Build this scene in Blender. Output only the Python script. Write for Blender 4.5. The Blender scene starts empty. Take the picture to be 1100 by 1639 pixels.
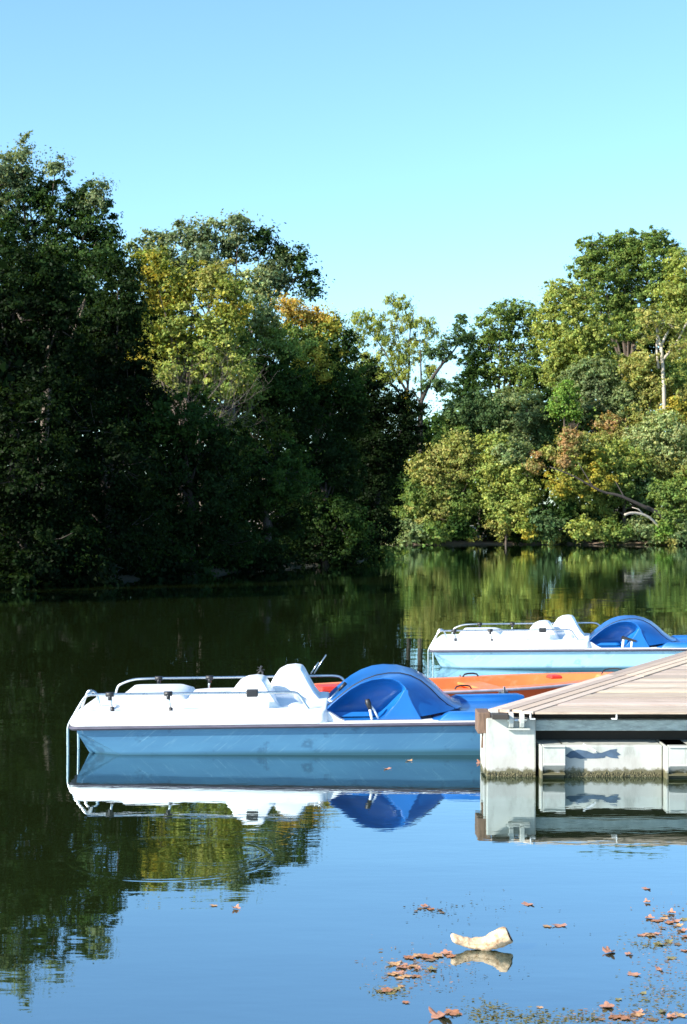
import bpy, bmesh, math, random
import numpy as np
from mathutils import Vector, Matrix
R = math.radians
scene = bpy.context.scene
C = scene.collection

# ------------------------------------------------------------------ camera
FPX, CX, CY, CAMZ = 2620.0, 550.0, 819.5, 2.1
cam_d = bpy.data.cameras.new('camera'); cam = bpy.data.objects.new('camera', cam_d); C.objects.link(cam)
cam.location = (0, 0, CAMZ); cam.rotation_euler = (R(90), 0, 0)
cam_d.sensor_fit = 'VERTICAL'; cam_d.sensor_height = 24.0; cam_d.lens = FPX*24.0/1639.0
cam_d.clip_end = 3000
cam_d.dof.use_dof = True; cam_d.dof.focus_distance = 14.6; cam_d.dof.aperture_fstop = 5.6
scene.camera = cam

# ------------------------------------------------------------------ light
SUN_EL, SUN_AZ = 29.0, 31.0          # sun to the left, a little behind the camera
ca = math.cos(R(SUN_EL))
to_sun = Vector((-ca*math.cos(R(SUN_AZ)), -ca*math.sin(R(SUN_AZ)), math.sin(R(SUN_EL))))
w = bpy.data.worlds.new('World'); scene.world = w; w.use_nodes = True
nt = w.node_tree; bg = nt.nodes['Background']
sky = nt.nodes.new('ShaderNodeTexSky'); sky.sky_type = 'NISHITA'; sky.sun_disc = False
sky.sun_elevation = R(SUN_EL)
sky.sun_rotation = math.atan2(to_sun.x, to_sun.y)
sky.air_density = 1.0; sky.dust_density = 0.5; sky.ozone_density = 1.2; sky.altitude = 100
tint = nt.nodes.new('ShaderNodeMixRGB'); tint.blend_type = 'MULTIPLY'; tint.inputs[0].default_value = 1
tint.inputs[2].default_value = (0.80, 1.07, 1.25, 1)
nt.links.new(sky.outputs[0], tint.inputs[1]); nt.links.new(tint.outputs[0], bg.inputs['Color'])
bg.inputs['Strength'].default_value = 0.11
sd = bpy.data.lights.new('sun', 'SUN'); sd.energy = 4.8; sd.angle = R(0.53); sd.color = (1.0, 0.94, 0.85)
sun = bpy.data.objects.new('sun', sd); C.objects.link(sun)
sun.rotation_euler = to_sun.to_track_quat('Z', 'Y').to_euler()
scene.view_settings.view_transform = 'Standard'; scene.view_settings.look = 'None'
scene.view_settings.gamma = 1; scene.view_settings.exposure = 1.15
scene.render.engine = 'CYCLES'
scene.cycles.max_bounces = 8; scene.cycles.diffuse_bounces = 3; scene.cycles.glossy_bounces = 4
scene.cycles.transparent_max_bounces = 6

def P(x, y, Y):                       # photograph direction at a chosen distance
    return Vector(((x-CX)*Y/FPX, Y, CAMZ-(y-CY)*Y/FPX))

# ------------------------------------------------------------------ helpers
def new_mat(name):
    m = bpy.data.materials.new(name); m.use_nodes = True
    return m, m.node_tree, m.node_tree.nodes['Principled BSDF']
def link(nt, a, b): nt.links.new(a, b)
def noise(nt, scale, detail=4, rough=.5, coord='Object', stretch=None, dist=0):
    tc = nt.nodes.new('ShaderNodeTexCoord'); n = nt.nodes.new('ShaderNodeTexNoise')
    n.inputs['Scale'].default_value = scale; n.inputs['Detail'].default_value = detail
    n.inputs['Roughness'].default_value = rough; n.inputs['Distortion'].default_value = dist
    if stretch:
        mp = nt.nodes.new('ShaderNodeMapping'); mp.inputs['Scale'].default_value = stretch
        link(nt, tc.outputs[coord], mp.inputs[0]); link(nt, mp.outputs[0], n.inputs['Vector'])
    else: link(nt, tc.outputs[coord], n.inputs['Vector'])
    return n
def ramp(nt, fac, stops):
    r = nt.nodes.new('ShaderNodeValToRGB'); e = r.color_ramp.elements
    while len(e) < len(stops): e.new(.5)
    for i, (p, c) in enumerate(stops): e[i].position = p; e[i].color = (*c, 1) if len(c) == 3 else c
    link(nt, fac, r.inputs[0]); return r
def mixc(nt, fac, a, b, mode='MIX'):
    m = nt.nodes.new('ShaderNodeMixRGB'); m.blend_type = mode
    for s, v in ((0, fac), (1, a), (2, b)):
        if isinstance(v, (int, float)): m.inputs[s].default_value = v
        elif isinstance(v, tuple): m.inputs[s].default_value = (*v, 1)
        else: link(nt, v, m.inputs[s])
    return m
def bump(nt, h, bsdf, strength=.3, dist=.01):
    b = nt.nodes.new('ShaderNodeBump'); b.inputs['Strength'].default_value = strength
    b.inputs['Distance'].default_value = dist
    link(nt, h, b.inputs['Height']); link(nt, b.outputs[0], bsdf.inputs['Normal']); return b

def simple(name, col, rough=.5, var=.12, nscale=6, metal=0, coat=0, stretch=None, dirt=None, bumpd=0):
    m, nt, b = new_mat(name)
    n = noise(nt, nscale, 5, .6, stretch=stretch)
    lo = tuple(c*(1-var) for c in col); hi = tuple(min(1, c*(1+var)) for c in col)
    r = ramp(nt, n.outputs[0], [(.3, lo), (.7, hi)])
    out = r.outputs[0]
    if dirt:
        dcol, dscale, lo_, hi_ = dirt
        n2 = noise(nt, dscale, 8, .7, stretch=stretch)
        r2 = ramp(nt, n2.outputs[0], [(lo_, (0, 0, 0)), (hi_, (1, 1, 1))])
        out = mixc(nt, r2.outputs[0], out, dcol).outputs[0]
    link(nt, out, b.inputs['Base Color'])
    rr = ramp(nt, n.outputs[0], [(.2, (rough*.8,)*3), (.8, (min(1, rough*1.25),)*3)])
    link(nt, rr.outputs[0], b.inputs['Roughness'])
    b.inputs['Metallic'].default_value = metal; b.inputs['Coat Weight'].default_value = coat
    if bumpd: bump(nt, n.outputs[0], b, .6, bumpd)
    return m

M = {}
M['white_gel'] = simple('white gelcoat', (.78, .79, .78), .32, .03, 3, dirt=((.55, .54, .48), 5, .62, .85))
M['gel_inner'] = simple('weathered white gelcoat', (.72, .73, .73), .45, .04, 4, dirt=((.45, .44, .38), 6, .55, .85))
M['blue_gel'] = simple('blue gelcoat', (.007, .115, .38), .33, .10, 4, coat=.15, dirt=((.10, .26, .58), 7, .60, .95), bumpd=.002)
M['rim'] = simple('grey rubber rubbing strake', (.07, .065, .09), .6, .25, 9, stretch=(1, 6, 6))
M['steel'] = simple('stainless steel tube', (.62, .62, .60), .28, .08, 20, metal=1)
M['black'] = simple('black plastic', (.018, .018, .02), .45, .2, 15)
M['orange'] = simple('sun-faded orange fibreglass', (.74, .11, .02), .45, .08, 3, dirt=((.76, .22, .07), 4, .55, .8))
M['orange_pale'] = simple('pale faded orange fibreglass', (.76, .19, .05), .5, .08, 4, dirt=((.78, .36, .18), 5, .55, .85))
M['red'] = simple('red plastic', (.55, .04, .02), .4, .1, 8)
M['grey_rim'] = simple('grey rubber edge', (.36, .33, .38), .6, .2, 10)
M['block_wood'] = simple('dark weathered timber', (.14, .085, .055), .85, .45, 9, stretch=(8, 8, 1), dirt=((.35, .27, .2), 14, .6, .8), bumpd=.006)
M['dark_wood_and_shade'] = simple('dark timber and deck shade', (.035, .03, .025), .9, .3, 8)  # dock timber, also the near-black shade colour of the hidden floats
M['bark'] = simple('tree bark', (.10, .075, .055), .9, .4, 4, stretch=(3, 3, .6), bumpd=.03)
M['bark_pale'] = simple('pale grey bark', (.42, .36, .28), .9, .3, 2.5, stretch=(3, 3, .6), bumpd=.03)
M['bark_dark'] = simple('dark bark', (.045, .035, .028), .9, .35, 4, stretch=(3, 3, .6), bumpd=.03)
M['twig'] = simple('dry grey twigs', (.15, .12, .095), .9, .3, 3)

def hull_mat(name, top, low, streak):
    m, nt, b = new_mat(name)
    n1 = noise(nt, 1.0, 3, .5, stretch=(1.4, 1, 5))
    base = ramp(nt, n1.outputs[0], [(.3, low), (.7, top)])
    # diagonal streaks of grazing light, put into the paint colour
    tc = nt.nodes.new('ShaderNodeTexCoord'); mp = nt.nodes.new('ShaderNodeMapping')
    mp0 = nt.nodes.new('ShaderNodeMapping'); mp0.inputs['Rotation'].default_value = (0, R(38), 0)
    link(nt, tc.outputs['Object'], mp0.inputs[0]); mp.inputs['Scale'].default_value = (6, 1, 85)
    link(nt, mp0.outputs[0], mp.inputs[0])
    ns = nt.nodes.new('ShaderNodeTexNoise'); ns.inputs['Scale'].default_value = 1.0; ns.inputs['Detail'].default_value = 3
    link(nt, mp.outputs[0], ns.inputs['Vector'])
    st = ramp(nt, ns.outputs[0], [(.58, (0, 0, 0)), (.76, (.6, .6, .6))])
    ng = noise(nt, 2.2, 3, .5)
    gate = ramp(nt, ng.outputs[0], [(.42, (0, 0, 0)), (.62, (1, 1, 1))])
    f = mixc(nt, 1.0, st.outputs[0], gate.outputs[0], 'MULTIPLY')
    c1 = mixc(nt, f.outputs[0], base.outputs[0], streak)
    nb = noise(nt, 4.5, 4, .6)
    bl = ramp(nt, nb.outputs[0], [(.60, (0, 0, 0)), (.66, (.6, .6, .6))])
    c2 = mixc(nt, bl.outputs[0], c1.outputs[0], tuple(v*.62 for v in low))
    # slime line just above the water
    sx = nt.nodes.new('ShaderNodeSeparateXYZ'); link(nt, tc.outputs['Object'], sx.inputs[0])
    mr = nt.nodes.new('ShaderNodeMapRange'); mr.inputs[1].default_value = .035; mr.inputs[2].default_value = -.005
    link(nt, sx.outputs[2], mr.inputs[0])
    c3 = mixc(nt, mr.outputs[0], c2.outputs[0], (.03, .10, .14))
    link(nt, c3.outputs[0], b.inputs['Base Color']); b.inputs['Roughness'].default_value = .42
    return m
M['hull_blue'] = hull_mat('mid blue hull with streaks of light', (.075, .215, .35), (.05, .155, .28), (.22, .40, .50))
M['hull_pale'] = hull_mat('pale blue hull with streaks of light', (.36, .60, .76), (.28, .50, .66), (.68, .84, .88))

def deck_wood():
    m, nt, b = new_mat('weathered deck boards')
    at = nt.nodes.new('ShaderNodeAttribute'); at.attribute_name = 'tone'
    n = noise(nt, 3.0, 7, .7, stretch=(1.2, 14, 14), dist=.4)
    g = ramp(nt, n.outputs[0], [(.25, (.27, .205, .155)), (.5, (.53, .415, .31)), (.75, (.66, .54, .43))])
    c = mixc(nt, 1.0, g.outputs[0], at.outputs['Color'], 'MULTIPLY')
    n2 = noise(nt, 9, 6, .7)
    sp = ramp(nt, n2.outputs[0], [(.66, (0, 0, 0)), (.74, (.7, .7, .7))])
    c = mixc(nt, sp.outputs[0], c.outputs[0], (.10, .08, .06))
    link(nt, c.outputs[0], b.inputs['Base Color']); b.inputs['Roughness'].default_value = .85
    bump(nt, n.outputs[0], b, .6, .006); return m
M['deck'] = deck_wood()

def pontoon(name, base, dark_mark, algae_z=.06):
    m, nt, b = new_mat(name)
    n = noise(nt, 3.2, 8, .65); n2 = noise(nt, 5, 6, .7, stretch=(1, 1, .35))
    c = ramp(nt, n.outputs[0], [(.3, tuple(v*.82 for v in base)), (.65, base)])
    d = ramp(nt, n2.outputs[0], [(.50, (0, 0, 0)), (.66, (.8, .8, .8))])
    c = mixc(nt, d.outputs[0], c.outputs[0], dark_mark)
    tc = nt.nodes.new('ShaderNodeTexCoord'); sx = nt.nodes.new('ShaderNodeSeparateXYZ')
    link(nt, tc.outputs['Object'], sx.inputs[0])
    # tide-mark of silt, ragged upper edge
    n3 = noise(nt, 14, 5, .7)
    ad = nt.nodes.new('ShaderNodeMath'); ad.operation = 'MULTIPLY_ADD'; ad.inputs[1].default_value = -.12
    link(nt, n3.outputs[0], ad.inputs[0]); link(nt, sx.outputs[2], ad.inputs[2])
    silt = nt.nodes.new('ShaderNodeMapRange'); silt.inputs[1].default_value = .115; silt.inputs[2].default_value = .095
    link(nt, ad.outputs[0], silt.inputs[0])
    fm = nt.nodes.new('ShaderNodeMath'); fm.operation = 'MULTIPLY'; fm.inputs[1].default_value = .55
    link(nt, silt.outputs[0], fm.inputs[0])
    c = mixc(nt, fm.outputs[0], c.outputs[0], (.40, .37, .33))
    al = nt.nodes.new('ShaderNodeMapRange'); al.inputs[1].default_value = .012; al.inputs[2].default_value = -.012
    link(nt, ad.outputs[0], al.inputs[0])
    c = mixc(nt, al.outputs[0], c.outputs[0], (.10, .09, .045))
    link(nt, c.outputs[0], b.inputs['Base Color']); b.inputs['Roughness'].default_value = .6
    bump(nt, n.outputs[0], b, .4, .006); return m
M['pontoon'] = pontoon('stained white painted steel', (.46, .47, .42), (.25, .25, .215))
M['beam'] = simple('worn grey-green painted beam', (.30, .35, .33), .6, .3, 5, stretch=(2, 2, 8), dirt=((.50, .56, .53), 7, .56, .7))
M['crust'] = simple('olive algae and mussel crust', (.085, .075, .035), .9, .7, 60, dirt=((.26, .24, .15), 45, .55, .7), bumpd=.01)
M['soil'] = simple('dry bank soil', (.30, .21, .15), .95, .4, 1.2, dirt=((.07, .09, .03), .6, .45, .6), bumpd=.05)
M['soil_darkened'] = simple('darkened bank soil', (.045, .040, .022), .95, .4, 2, bumpd=.03)  # left bank soil, darkened in colour so sunlit patches do not show
M['drift'] = simple('sun-bleached cream wood', (.60, .42, .26), .7, .15, 30, dirt=((.30, .17, .08), 26, .48, .66), bumpd=.01)
M['dark_mark'] = simple('dark blue patch', (.05, .085, .13), .7, .3, 12)

def leaf_mat(name, trans=.28, gloss=.08):
    m = bpy.data.materials.new(name); m.use_nodes = True; nt = m.node_tree
    nt.nodes.remove(nt.nodes['Principled BSDF']); out = nt.nodes['Material Output']
    at = nt.nodes.new('ShaderNodeAttribute'); at.attribute_name = 'leafcol'
    df = nt.nodes.new('ShaderNodeBsdfDiffuse'); tr = nt.nodes.new('ShaderNodeBsdfTranslucent')
    gl = nt.nodes.new('ShaderNodeBsdfGlossy'); gl.inputs['Roughness'].default_value = .5
    gl.inputs['Color'].default_value = (.9, .95, .9, 1)
    tcol = mixc(nt, 1.0, at.outputs['Color'], (1.6, 1.5, .65), 'MULTIPLY')
    link(nt, at.outputs['Color'], df.inputs[0]); link(nt, tcol.outputs[0], tr.inputs[0])
    m1 = nt.nodes.new('ShaderNodeMixShader'); m1.inputs[0].default_value = trans
    link(nt, df.outputs[0], m1.inputs[1]); link(nt, tr.outputs[0], m1.inputs[2])
    m2 = nt.nodes.new('ShaderNodeMixShader'); m2.inputs[0].default_value = gloss
    link(nt, m1.outputs[0], m2.inputs[1]); link(nt, gl.outputs[0], m2.inputs[2])
    link(nt, m2.outputs[0], out.inputs['Surface']); return m
M['leaf'] = leaf_mat('broad leaves', .38, .004); M['leaf_gloss'] = leaf_mat('glossy leaves', .3, .010)

def obj(name, me, mat, parent=None, smooth=False):
    o = bpy.data.objects.new(name, me); C.objects.link(o)
    if mat is not None: me.materials.append(mat)
    if smooth:
        for p in me.polygons: p.use_smooth = True
    if parent is not None: o.parent = parent
    return o
def thing(name, label, cat, loc=(0, 0, 0), rotz=0, group=None):
    o = bpy.data.objects.new(name, None); C.objects.link(o); o.empty_display_size = .2
    o.location = loc; o.rotation_euler = (0, 0, rotz); o['label'] = label; o['category'] = cat
    if group: o['group'] = group
    return o
def tag(o, label, cat, group=None):
    o['label'] = label; o['category'] = cat
    if group: o['group'] = group
    return o

class MB:
    def __init__(s): s.v = []; s.f = []
    def add(s, v, f):
        n = len(s.v); s.v += [tuple(p) for p in v]; s.f += [tuple(i+n for i in q) for q in f]; return s
    def box(s, a, b, taper=0):
        x0, y0, z0 = a; x1, y1, z1 = b; t = taper
        return s.add([(x0, y0, z0), (x1, y0, z0), (x1, y1, z0), (x0, y1, z0),
                      (x0+t, y0+t, z1), (x1-t, y0+t, z1), (x1-t, y1-t, z1), (x0+t, y1-t, z1)],
                     [(3, 2, 1, 0), (4, 5, 6, 7), (0, 1, 5, 4), (1, 2, 6, 5), (2, 3, 7, 6), (3, 0, 4, 7)])
    def tube(s, pts, r, n=8, cap=True):
        pts = [Vector(p) for p in pts]; rs = r if isinstance(r, (list, tuple)) else [r]*len(pts)
        V = []; up = None
        for i, p in enumerate(pts):
            d = (pts[min(i+1, len(pts)-1)]-pts[max(i-1, 0)]).normalized()
            if up is None: up = d.orthogonal().normalized()
            up = (up-d*up.dot(d)); up = up.normalized() if up.length > 1e-6 else d.orthogonal().normalized()
            sd_ = d.cross(up)
            for k in range(n):
                a = 2*math.pi*k/n; V.append(p+(up*math.cos(a)+sd_*math.sin(a))*rs[i])
        F = [(i*n+k, i*n+(k+1) % n, (i+1)*n+(k+1) % n, (i+1)*n+k) for i in range(len(pts)-1) for k in range(n)]
        if cap: F += [tuple(range(n))[::-1], tuple(range((len(pts)-1)*n, len(pts)*n))]
        return s.add(V, F)
    def rings(s, rings, close=True, capa=True, capb=True):
        n = len(rings[0]); V = [p for r in rings for p in r]
        F = [(i*n+k, i*n+(k+1) % n, (i+1)*n+(k+1) % n, (i+1)*n+k) for i in range(len(rings)-1)
             for k in range(n if close else n-1)]
        if capa: F.append(tuple(range(n))[::-1])
        if capb: F.append(tuple(range((len(rings)-1)*n, len(rings)*n)))
        return s.add(V, F)
    def mesh(s, name):
        me = bpy.data.meshes.new(name); me.from_pydata(s.v, [], s.f); me.validate(); me.update()
        bm = bmesh.new(); bm.from_mesh(me); bmesh.ops.recalc_face_normals(bm, faces=bm.faces); bm.to_mesh(me); bm.free()
        return me
    def build(s, name, mat, parent=None, smooth=False, bevel=0, seg=2, sub=0, auto=None):
        o = obj(name, s.mesh(name), mat, parent, smooth)
        if bevel:
            md = o.modifiers.new('bevel', 'BEVEL'); md.width = bevel; md.segments = seg; md.limit_method = 'ANGLE'; md.angle_limit = R(25)
        if sub:
            md = o.modifiers.new('subd', 'SUBSURF'); md.levels = sub; md.render_levels = sub
        if auto:
            bm = bmesh.new(); bm.from_mesh(o.data)
            for e in bm.edges:
                e.smooth = not (len(e.link_faces) == 2 and e.calc_face_angle(0) > R(auto))
            bm.to_mesh(o.data); bm.free()
        return o
def smooth_path(pts, it=2):
    pts = [Vector(p) for p in pts]
    for _ in range(it):
        q = [pts[0]]
        for a, b in zip(pts[:-1], pts[1:]): q += [a*.75+b*.25, a*.25+b*.75]
        q.append(pts[-1]); pts = q
    return pts

# ================================================================== SETTING
def water():
    m, nt, b = new_mat('lake water')
    b.inputs['Base Color'].default_value = (.0125, .0195, .005, 1)
    b.inputs['Roughness'].default_value = .3; b.inputs['Specular IOR Level'].default_value = 0
    gl = nt.nodes.new('ShaderNodeBsdfGlossy'); gl.inputs['Roughness'].default_value = .012; gl.inputs['Color'].default_value = (.84, .95, 1, 1)
    fr = nt.nodes.new('ShaderNodeFresnel'); fr.inputs[0].default_value = 1.33
    fa = nt.nodes.new('ShaderNodeMath'); fa.operation = 'MULTIPLY_ADD'; fa.inputs[1].default_value = .60; fa.inputs[2].default_value = .40
    link(nt, fr.outputs[0], fa.inputs[0]); mx = nt.nodes.new('ShaderNodeMixShader')
    link(nt, fa.outputs[0], mx.inputs[0]); link(nt, b.outputs[0], mx.inputs[1]); link(nt, gl.outputs[0], mx.inputs[2])
    link(nt, mx.outputs[0], nt.nodes['Material Output'].inputs['Surface'])
    tc = nt.nodes.new('ShaderNodeTexCoord')
    def nz(scale, st, det, amp, rough=.5):
        mp = nt.nodes.new('ShaderNodeMapping'); mp.inputs['Scale'].default_value = st
        n = nt.nodes.new('ShaderNodeTexNoise'); n.inputs['Scale'].default_value = scale
        n.inputs['Detail'].default_value = det; n.inputs['Roughness'].default_value = rough
        link(nt, tc.outputs['Object'], mp.inputs[0]); link(nt, mp.outputs[0], n.inputs['Vector'])
        mm = nt.nodes.new('ShaderNodeMath'); mm.operation = 'MULTIPLY'; mm.inputs[1].default_value = amp
        link(nt, n.outputs[0], mm.inputs[0]); return mm
    def add(a, c):
        mm = nt.nodes.new('ShaderNodeMath'); mm.operation = 'ADD'; link(nt, a.outputs[0], mm.inputs[0]); link(nt, c.outputs[0], mm.inputs[1]); return mm
    h = add(nz(.8, (.5, 1, 1), 2, .0045), nz(6, (.45, 1, 1), 2, .0005))
    # rougher, wind-touched patches
    patch = nz(.13, (.5, 1, 1), 2, 1.0)
    pm = nt.nodes.new('ShaderNodeMapRange'); pm.inputs[1].default_value = .45; pm.inputs[2].default_value = .7
    link(nt, patch.outputs[0], pm.inputs[0])
    fine = nz(14, (.35, 1, 1), 2, .0008)
    fm = nt.nodes.new('ShaderNodeMath'); fm.operation = 'MULTIPLY'; link(nt, fine.outputs[0], fm.inputs[0]); link(nt, pm.outputs[0], fm.inputs[1])
    h = add(h, fm)
    def ring(cx, cy, rad, wid, amp, freq):          # spreading ring of ripples
        sub = nt.nodes.new('ShaderNodeVectorMath'); sub.operation = 'DISTANCE'; sub.inputs[1].default_value = (cx, cy, 0)
        link(nt, tc.outputs['Object'], sub.inputs[0])
        a = nt.nodes.new('ShaderNodeMath'); a.operation = 'SUBTRACT'; a.inputs[1].default_value = rad; link(nt, sub.outputs['Value'], a.inputs[0])
        d = nt.nodes.new('ShaderNodeMath'); d.operation = 'DIVIDE'; d.inputs[1].default_value = wid; link(nt, a.outputs[0], d.inputs[0])
        q = nt.nodes.new('ShaderNodeMath'); q.operation = 'MULTIPLY'; link(nt, d.outputs[0], q.inputs[0]); link(nt, d.outputs[0], q.inputs[1])
        ng = nt.nodes.new('ShaderNodeMath'); ng.operation = 'MULTIPLY'; ng.inputs[1].default_value = -1; link(nt, q.outputs[0], ng.inputs[0])
        e = nt.nodes.new('ShaderNodeMath'); e.operation = 'EXPONENT'; link(nt, ng.outputs[0], e.inputs[0])
        s = nt.nodes.new('ShaderNodeMath'); s.operation = 'MULTIPLY'; s.inputs[1].default_value = freq; link(nt, a.outputs[0], s.inputs[0])
        sn = nt.nodes.new('ShaderNodeMath'); sn.operation = 'SINE'; link(nt, s.outputs[0], sn.inputs[0])
        o = nt.nodes.new('ShaderNodeMath'); o.operation = 'MULTIPLY'; link(nt, sn.outputs[0], o.inputs[0]); link(nt, e.outputs[0], o.inputs[1])
        o2 = nt.nodes.new('ShaderNodeMath'); o2.operation = 'MULTIPLY'; o2.inputs[1].default_value = amp; link(nt, o.outputs[0], o2.inputs[0])
        return o2
    h = add(h, ring(-1.05, 9.95, .62, .030, .00022, 70))
    h = add(h, ring(-.80, 10.1, .34, .05, .0001, 80))
    h = add(h, ring(-.55, 10.6, .20, .05, .0001, 90))
    bm_ = nt.nodes.new('ShaderNodeBump'); bm_.inputs['Strength'].default_value = 1; bm_.inputs['Distance'].default_value = 1
    link(nt, h.outputs[0], bm_.inputs['Height']); link(nt, bm_.outputs[0], gl.inputs['Normal']); link(nt, bm_.outputs[0], fr.inputs['Normal'])
    s = MB().add([(-500, -60, 0), (500, -60, 0), (500, 700, 0), (-500, 700, 0)], [(0, 1, 2, 3)])
    o = s.build('water', m); o['kind'] = 'structure'
water()

def land(name, shore, back, mat=None):           # shore: list of (x, Y) at the waterline, back: outward points
    s = MB(); n = len(shore); rows = []
    rng = random.Random(5)
    for k, (t, z) in enumerate([(0, -.6), (.004, .05), (.012, .35), (.04, .7), (.2, 1.2), (1, 3)]):
        rows.append([(a[0]*(1-t)+c[0]*t+rng.uniform(-.3, .3)*(k in (1, 2, 3)), a[1]*(1-t)+c[1]*t+rng.uniform(-.3, .3)*(k in (1, 2, 3)), z) for a, c in zip(shore, back)])
    V = [p for r in rows for p in r]
    F = [(i*n+k, i*n+k+1, (i+1)*n+k+1, (i+1)*n+k) for i in range(len(rows)-1) for k in range(n-1)]
    s.add(V, F); o = s.build(name, mat or M['soil'], smooth=True); o['kind'] = 'structure'; return o
def dens(pts, k):
    out = []
    for a, b in zip(pts[:-1], pts[1:]):
        out += [(a[0]+(b[0]-a[0])*i/k, a[1]+(b[1]-a[1])*i/k) for i in range(k)]
    return out+[pts[-1]]
lsh = [(-60, 30), (-24, 38), (-10, 44.5), (-6, 50), (-2.5, 58), (.3, 66), (2.0, 73.5), (1.6, 80), (-6, 95), (-20, 112)]
lbk = [(-260, 40), (-240, 60), (-220, 90), (-200, 110), (-180, 130), (-160, 150), (-140, 170), (-120, 185), (-100, 200), (-90, 220)]
land('left_bank', dens(lsh, 6), dens(lbk, 6), M['soil_darkened'])
fsh = [(-60, 112), (-20, 112), (-6, 109), (3, 104), (9, 106), (14, 105), (19, 103), (24, 102), (40, 98), (90, 90)]
fbk = [(-200, 420), (-120, 420), (-60, 420), (0, 420), (50, 420), (90, 420), (130, 420), (180, 420), (240, 400), (320, 380)]
land('far_bank', dens(fsh, 6), dens(fbk, 6))

# ================================================================== TREES
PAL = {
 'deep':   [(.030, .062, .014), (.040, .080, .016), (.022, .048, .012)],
 'dark':   [(.008, .018, .005), (.012, .025, .006), (.006, .014, .004)],  # near-black: shade of the left bank put into the leaf colour
 'shady':  [(.014, .030, .008), (.020, .040, .010), (.010, .022, .006)],  # same shade put into the leaf colour, a step lighter
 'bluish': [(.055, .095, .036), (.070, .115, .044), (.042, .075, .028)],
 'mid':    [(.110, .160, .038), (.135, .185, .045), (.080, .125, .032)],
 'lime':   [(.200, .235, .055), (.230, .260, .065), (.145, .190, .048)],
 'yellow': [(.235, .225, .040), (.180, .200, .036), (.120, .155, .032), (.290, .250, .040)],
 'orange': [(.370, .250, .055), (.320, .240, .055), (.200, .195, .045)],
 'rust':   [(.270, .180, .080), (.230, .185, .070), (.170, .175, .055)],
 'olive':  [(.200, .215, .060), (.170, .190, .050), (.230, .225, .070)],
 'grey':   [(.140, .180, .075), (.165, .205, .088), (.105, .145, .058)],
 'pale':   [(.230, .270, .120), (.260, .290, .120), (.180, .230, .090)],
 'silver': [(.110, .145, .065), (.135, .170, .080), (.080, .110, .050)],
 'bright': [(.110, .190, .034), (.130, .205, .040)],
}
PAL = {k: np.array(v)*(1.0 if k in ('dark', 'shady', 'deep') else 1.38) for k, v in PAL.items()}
def leaves_mesh(name, clumps, leaf, per, rng, asp=.62, droop=0.):
    """clumps: list of (centre, radius, colour array, crown centre)"""
    cs = np.array([c[0] for c in clumps]); rc = np.array([c[1] for c in clumps]); cols = np.array([c[2] for c in clumps]); cc = np.array([c[3] for c in clumps])
    n = len(clumps)*per; idx = np.repeat(np.arange(len(clumps)), per)
    d = rng.normal(size=(n, 3)); d /= np.linalg.norm(d, axis=1)[:, None]
    rr = np.minimum(np.abs(rng.normal(size=n))*.62, .95+.35*rng.random(n)**2)
    sq = np.clip(rng.normal(size=(len(clumps), 3)), -1.4, 1.4)*.35
    off = d*rr[:, None]*rc[idx][:, None]; off[:, 2] *= .62
    off += sq[idx]*np.sum(off*sq[idx], axis=1)[:, None]/(.35)       # each spray stretched its own way
    if droop: off[:, 2] -= droop*rng.random(n)*rc[idx]
    pos = cs[idx]+off
    out = pos-cc[idx]; out /= (np.linalg.norm(out, axis=1)[:, None]+1e-6)
    nrm = .30*d+.50*out+np.array([0, 0, .35])+rng.normal(size=(n, 3))*.50
    nrm /= np.linalg.norm(nrm, axis=1)[:, None]
    t = np.cross(nrm, rng.normal(size=(n, 3))); t /= np.linalg.norm(t, axis=1)[:, None]
    if droop: t = t*.4+np.array([0, 0, -1.])*.9; t -= nrm*np.sum(t*nrm, axis=1)[:, None]; t /= np.linalg.norm(t, axis=1)[:, None]
    bt = np.cross(nrm, t)
    L = leaf*(.65+.7*rng.random(n))[:, None]
    v0 = pos-t*L*.5; v2 = pos+t*L*.5
    v1 = pos+bt*L*asp*.5-t*L*.08+nrm*L*.08; v3 = pos-bt*L*asp*.5-t*L*.08+nrm*L*.08
    V = np.stack([v0, v1, v2, v3], axis=1).reshape(-1, 3).astype(np.float32)
    me = bpy.data.meshes.new(name)
    me.vertices.add(4*n); me.loops.add(4*n); me.polygons.add(n)
    me.vertices.foreach_set('co', V.ravel())
    me.loops.foreach_set('vertex_index', np.arange(4*n, dtype=np.int32))
    me.polygons.foreach_set('loop_start', np.arange(0, 4*n, 4, dtype=np.int32))
    me.polygons.foreach_set('loop_total', np.full(n, 4, dtype=np.int32))
    me.update(calc_edges=True)
    col = cols[idx]*(.72+.56*rng.random(n))[:, None]
    col[:, 0] *= (.85+.35*rng.random(n))
    a = me.attributes.new('leafcol', 'FLOAT_COLOR', 'FACE')
    a.data.foreach_set('color', np.concatenate([col, np.ones((n, 1))], axis=1).astype(np.float32).ravel())
    return me

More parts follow.
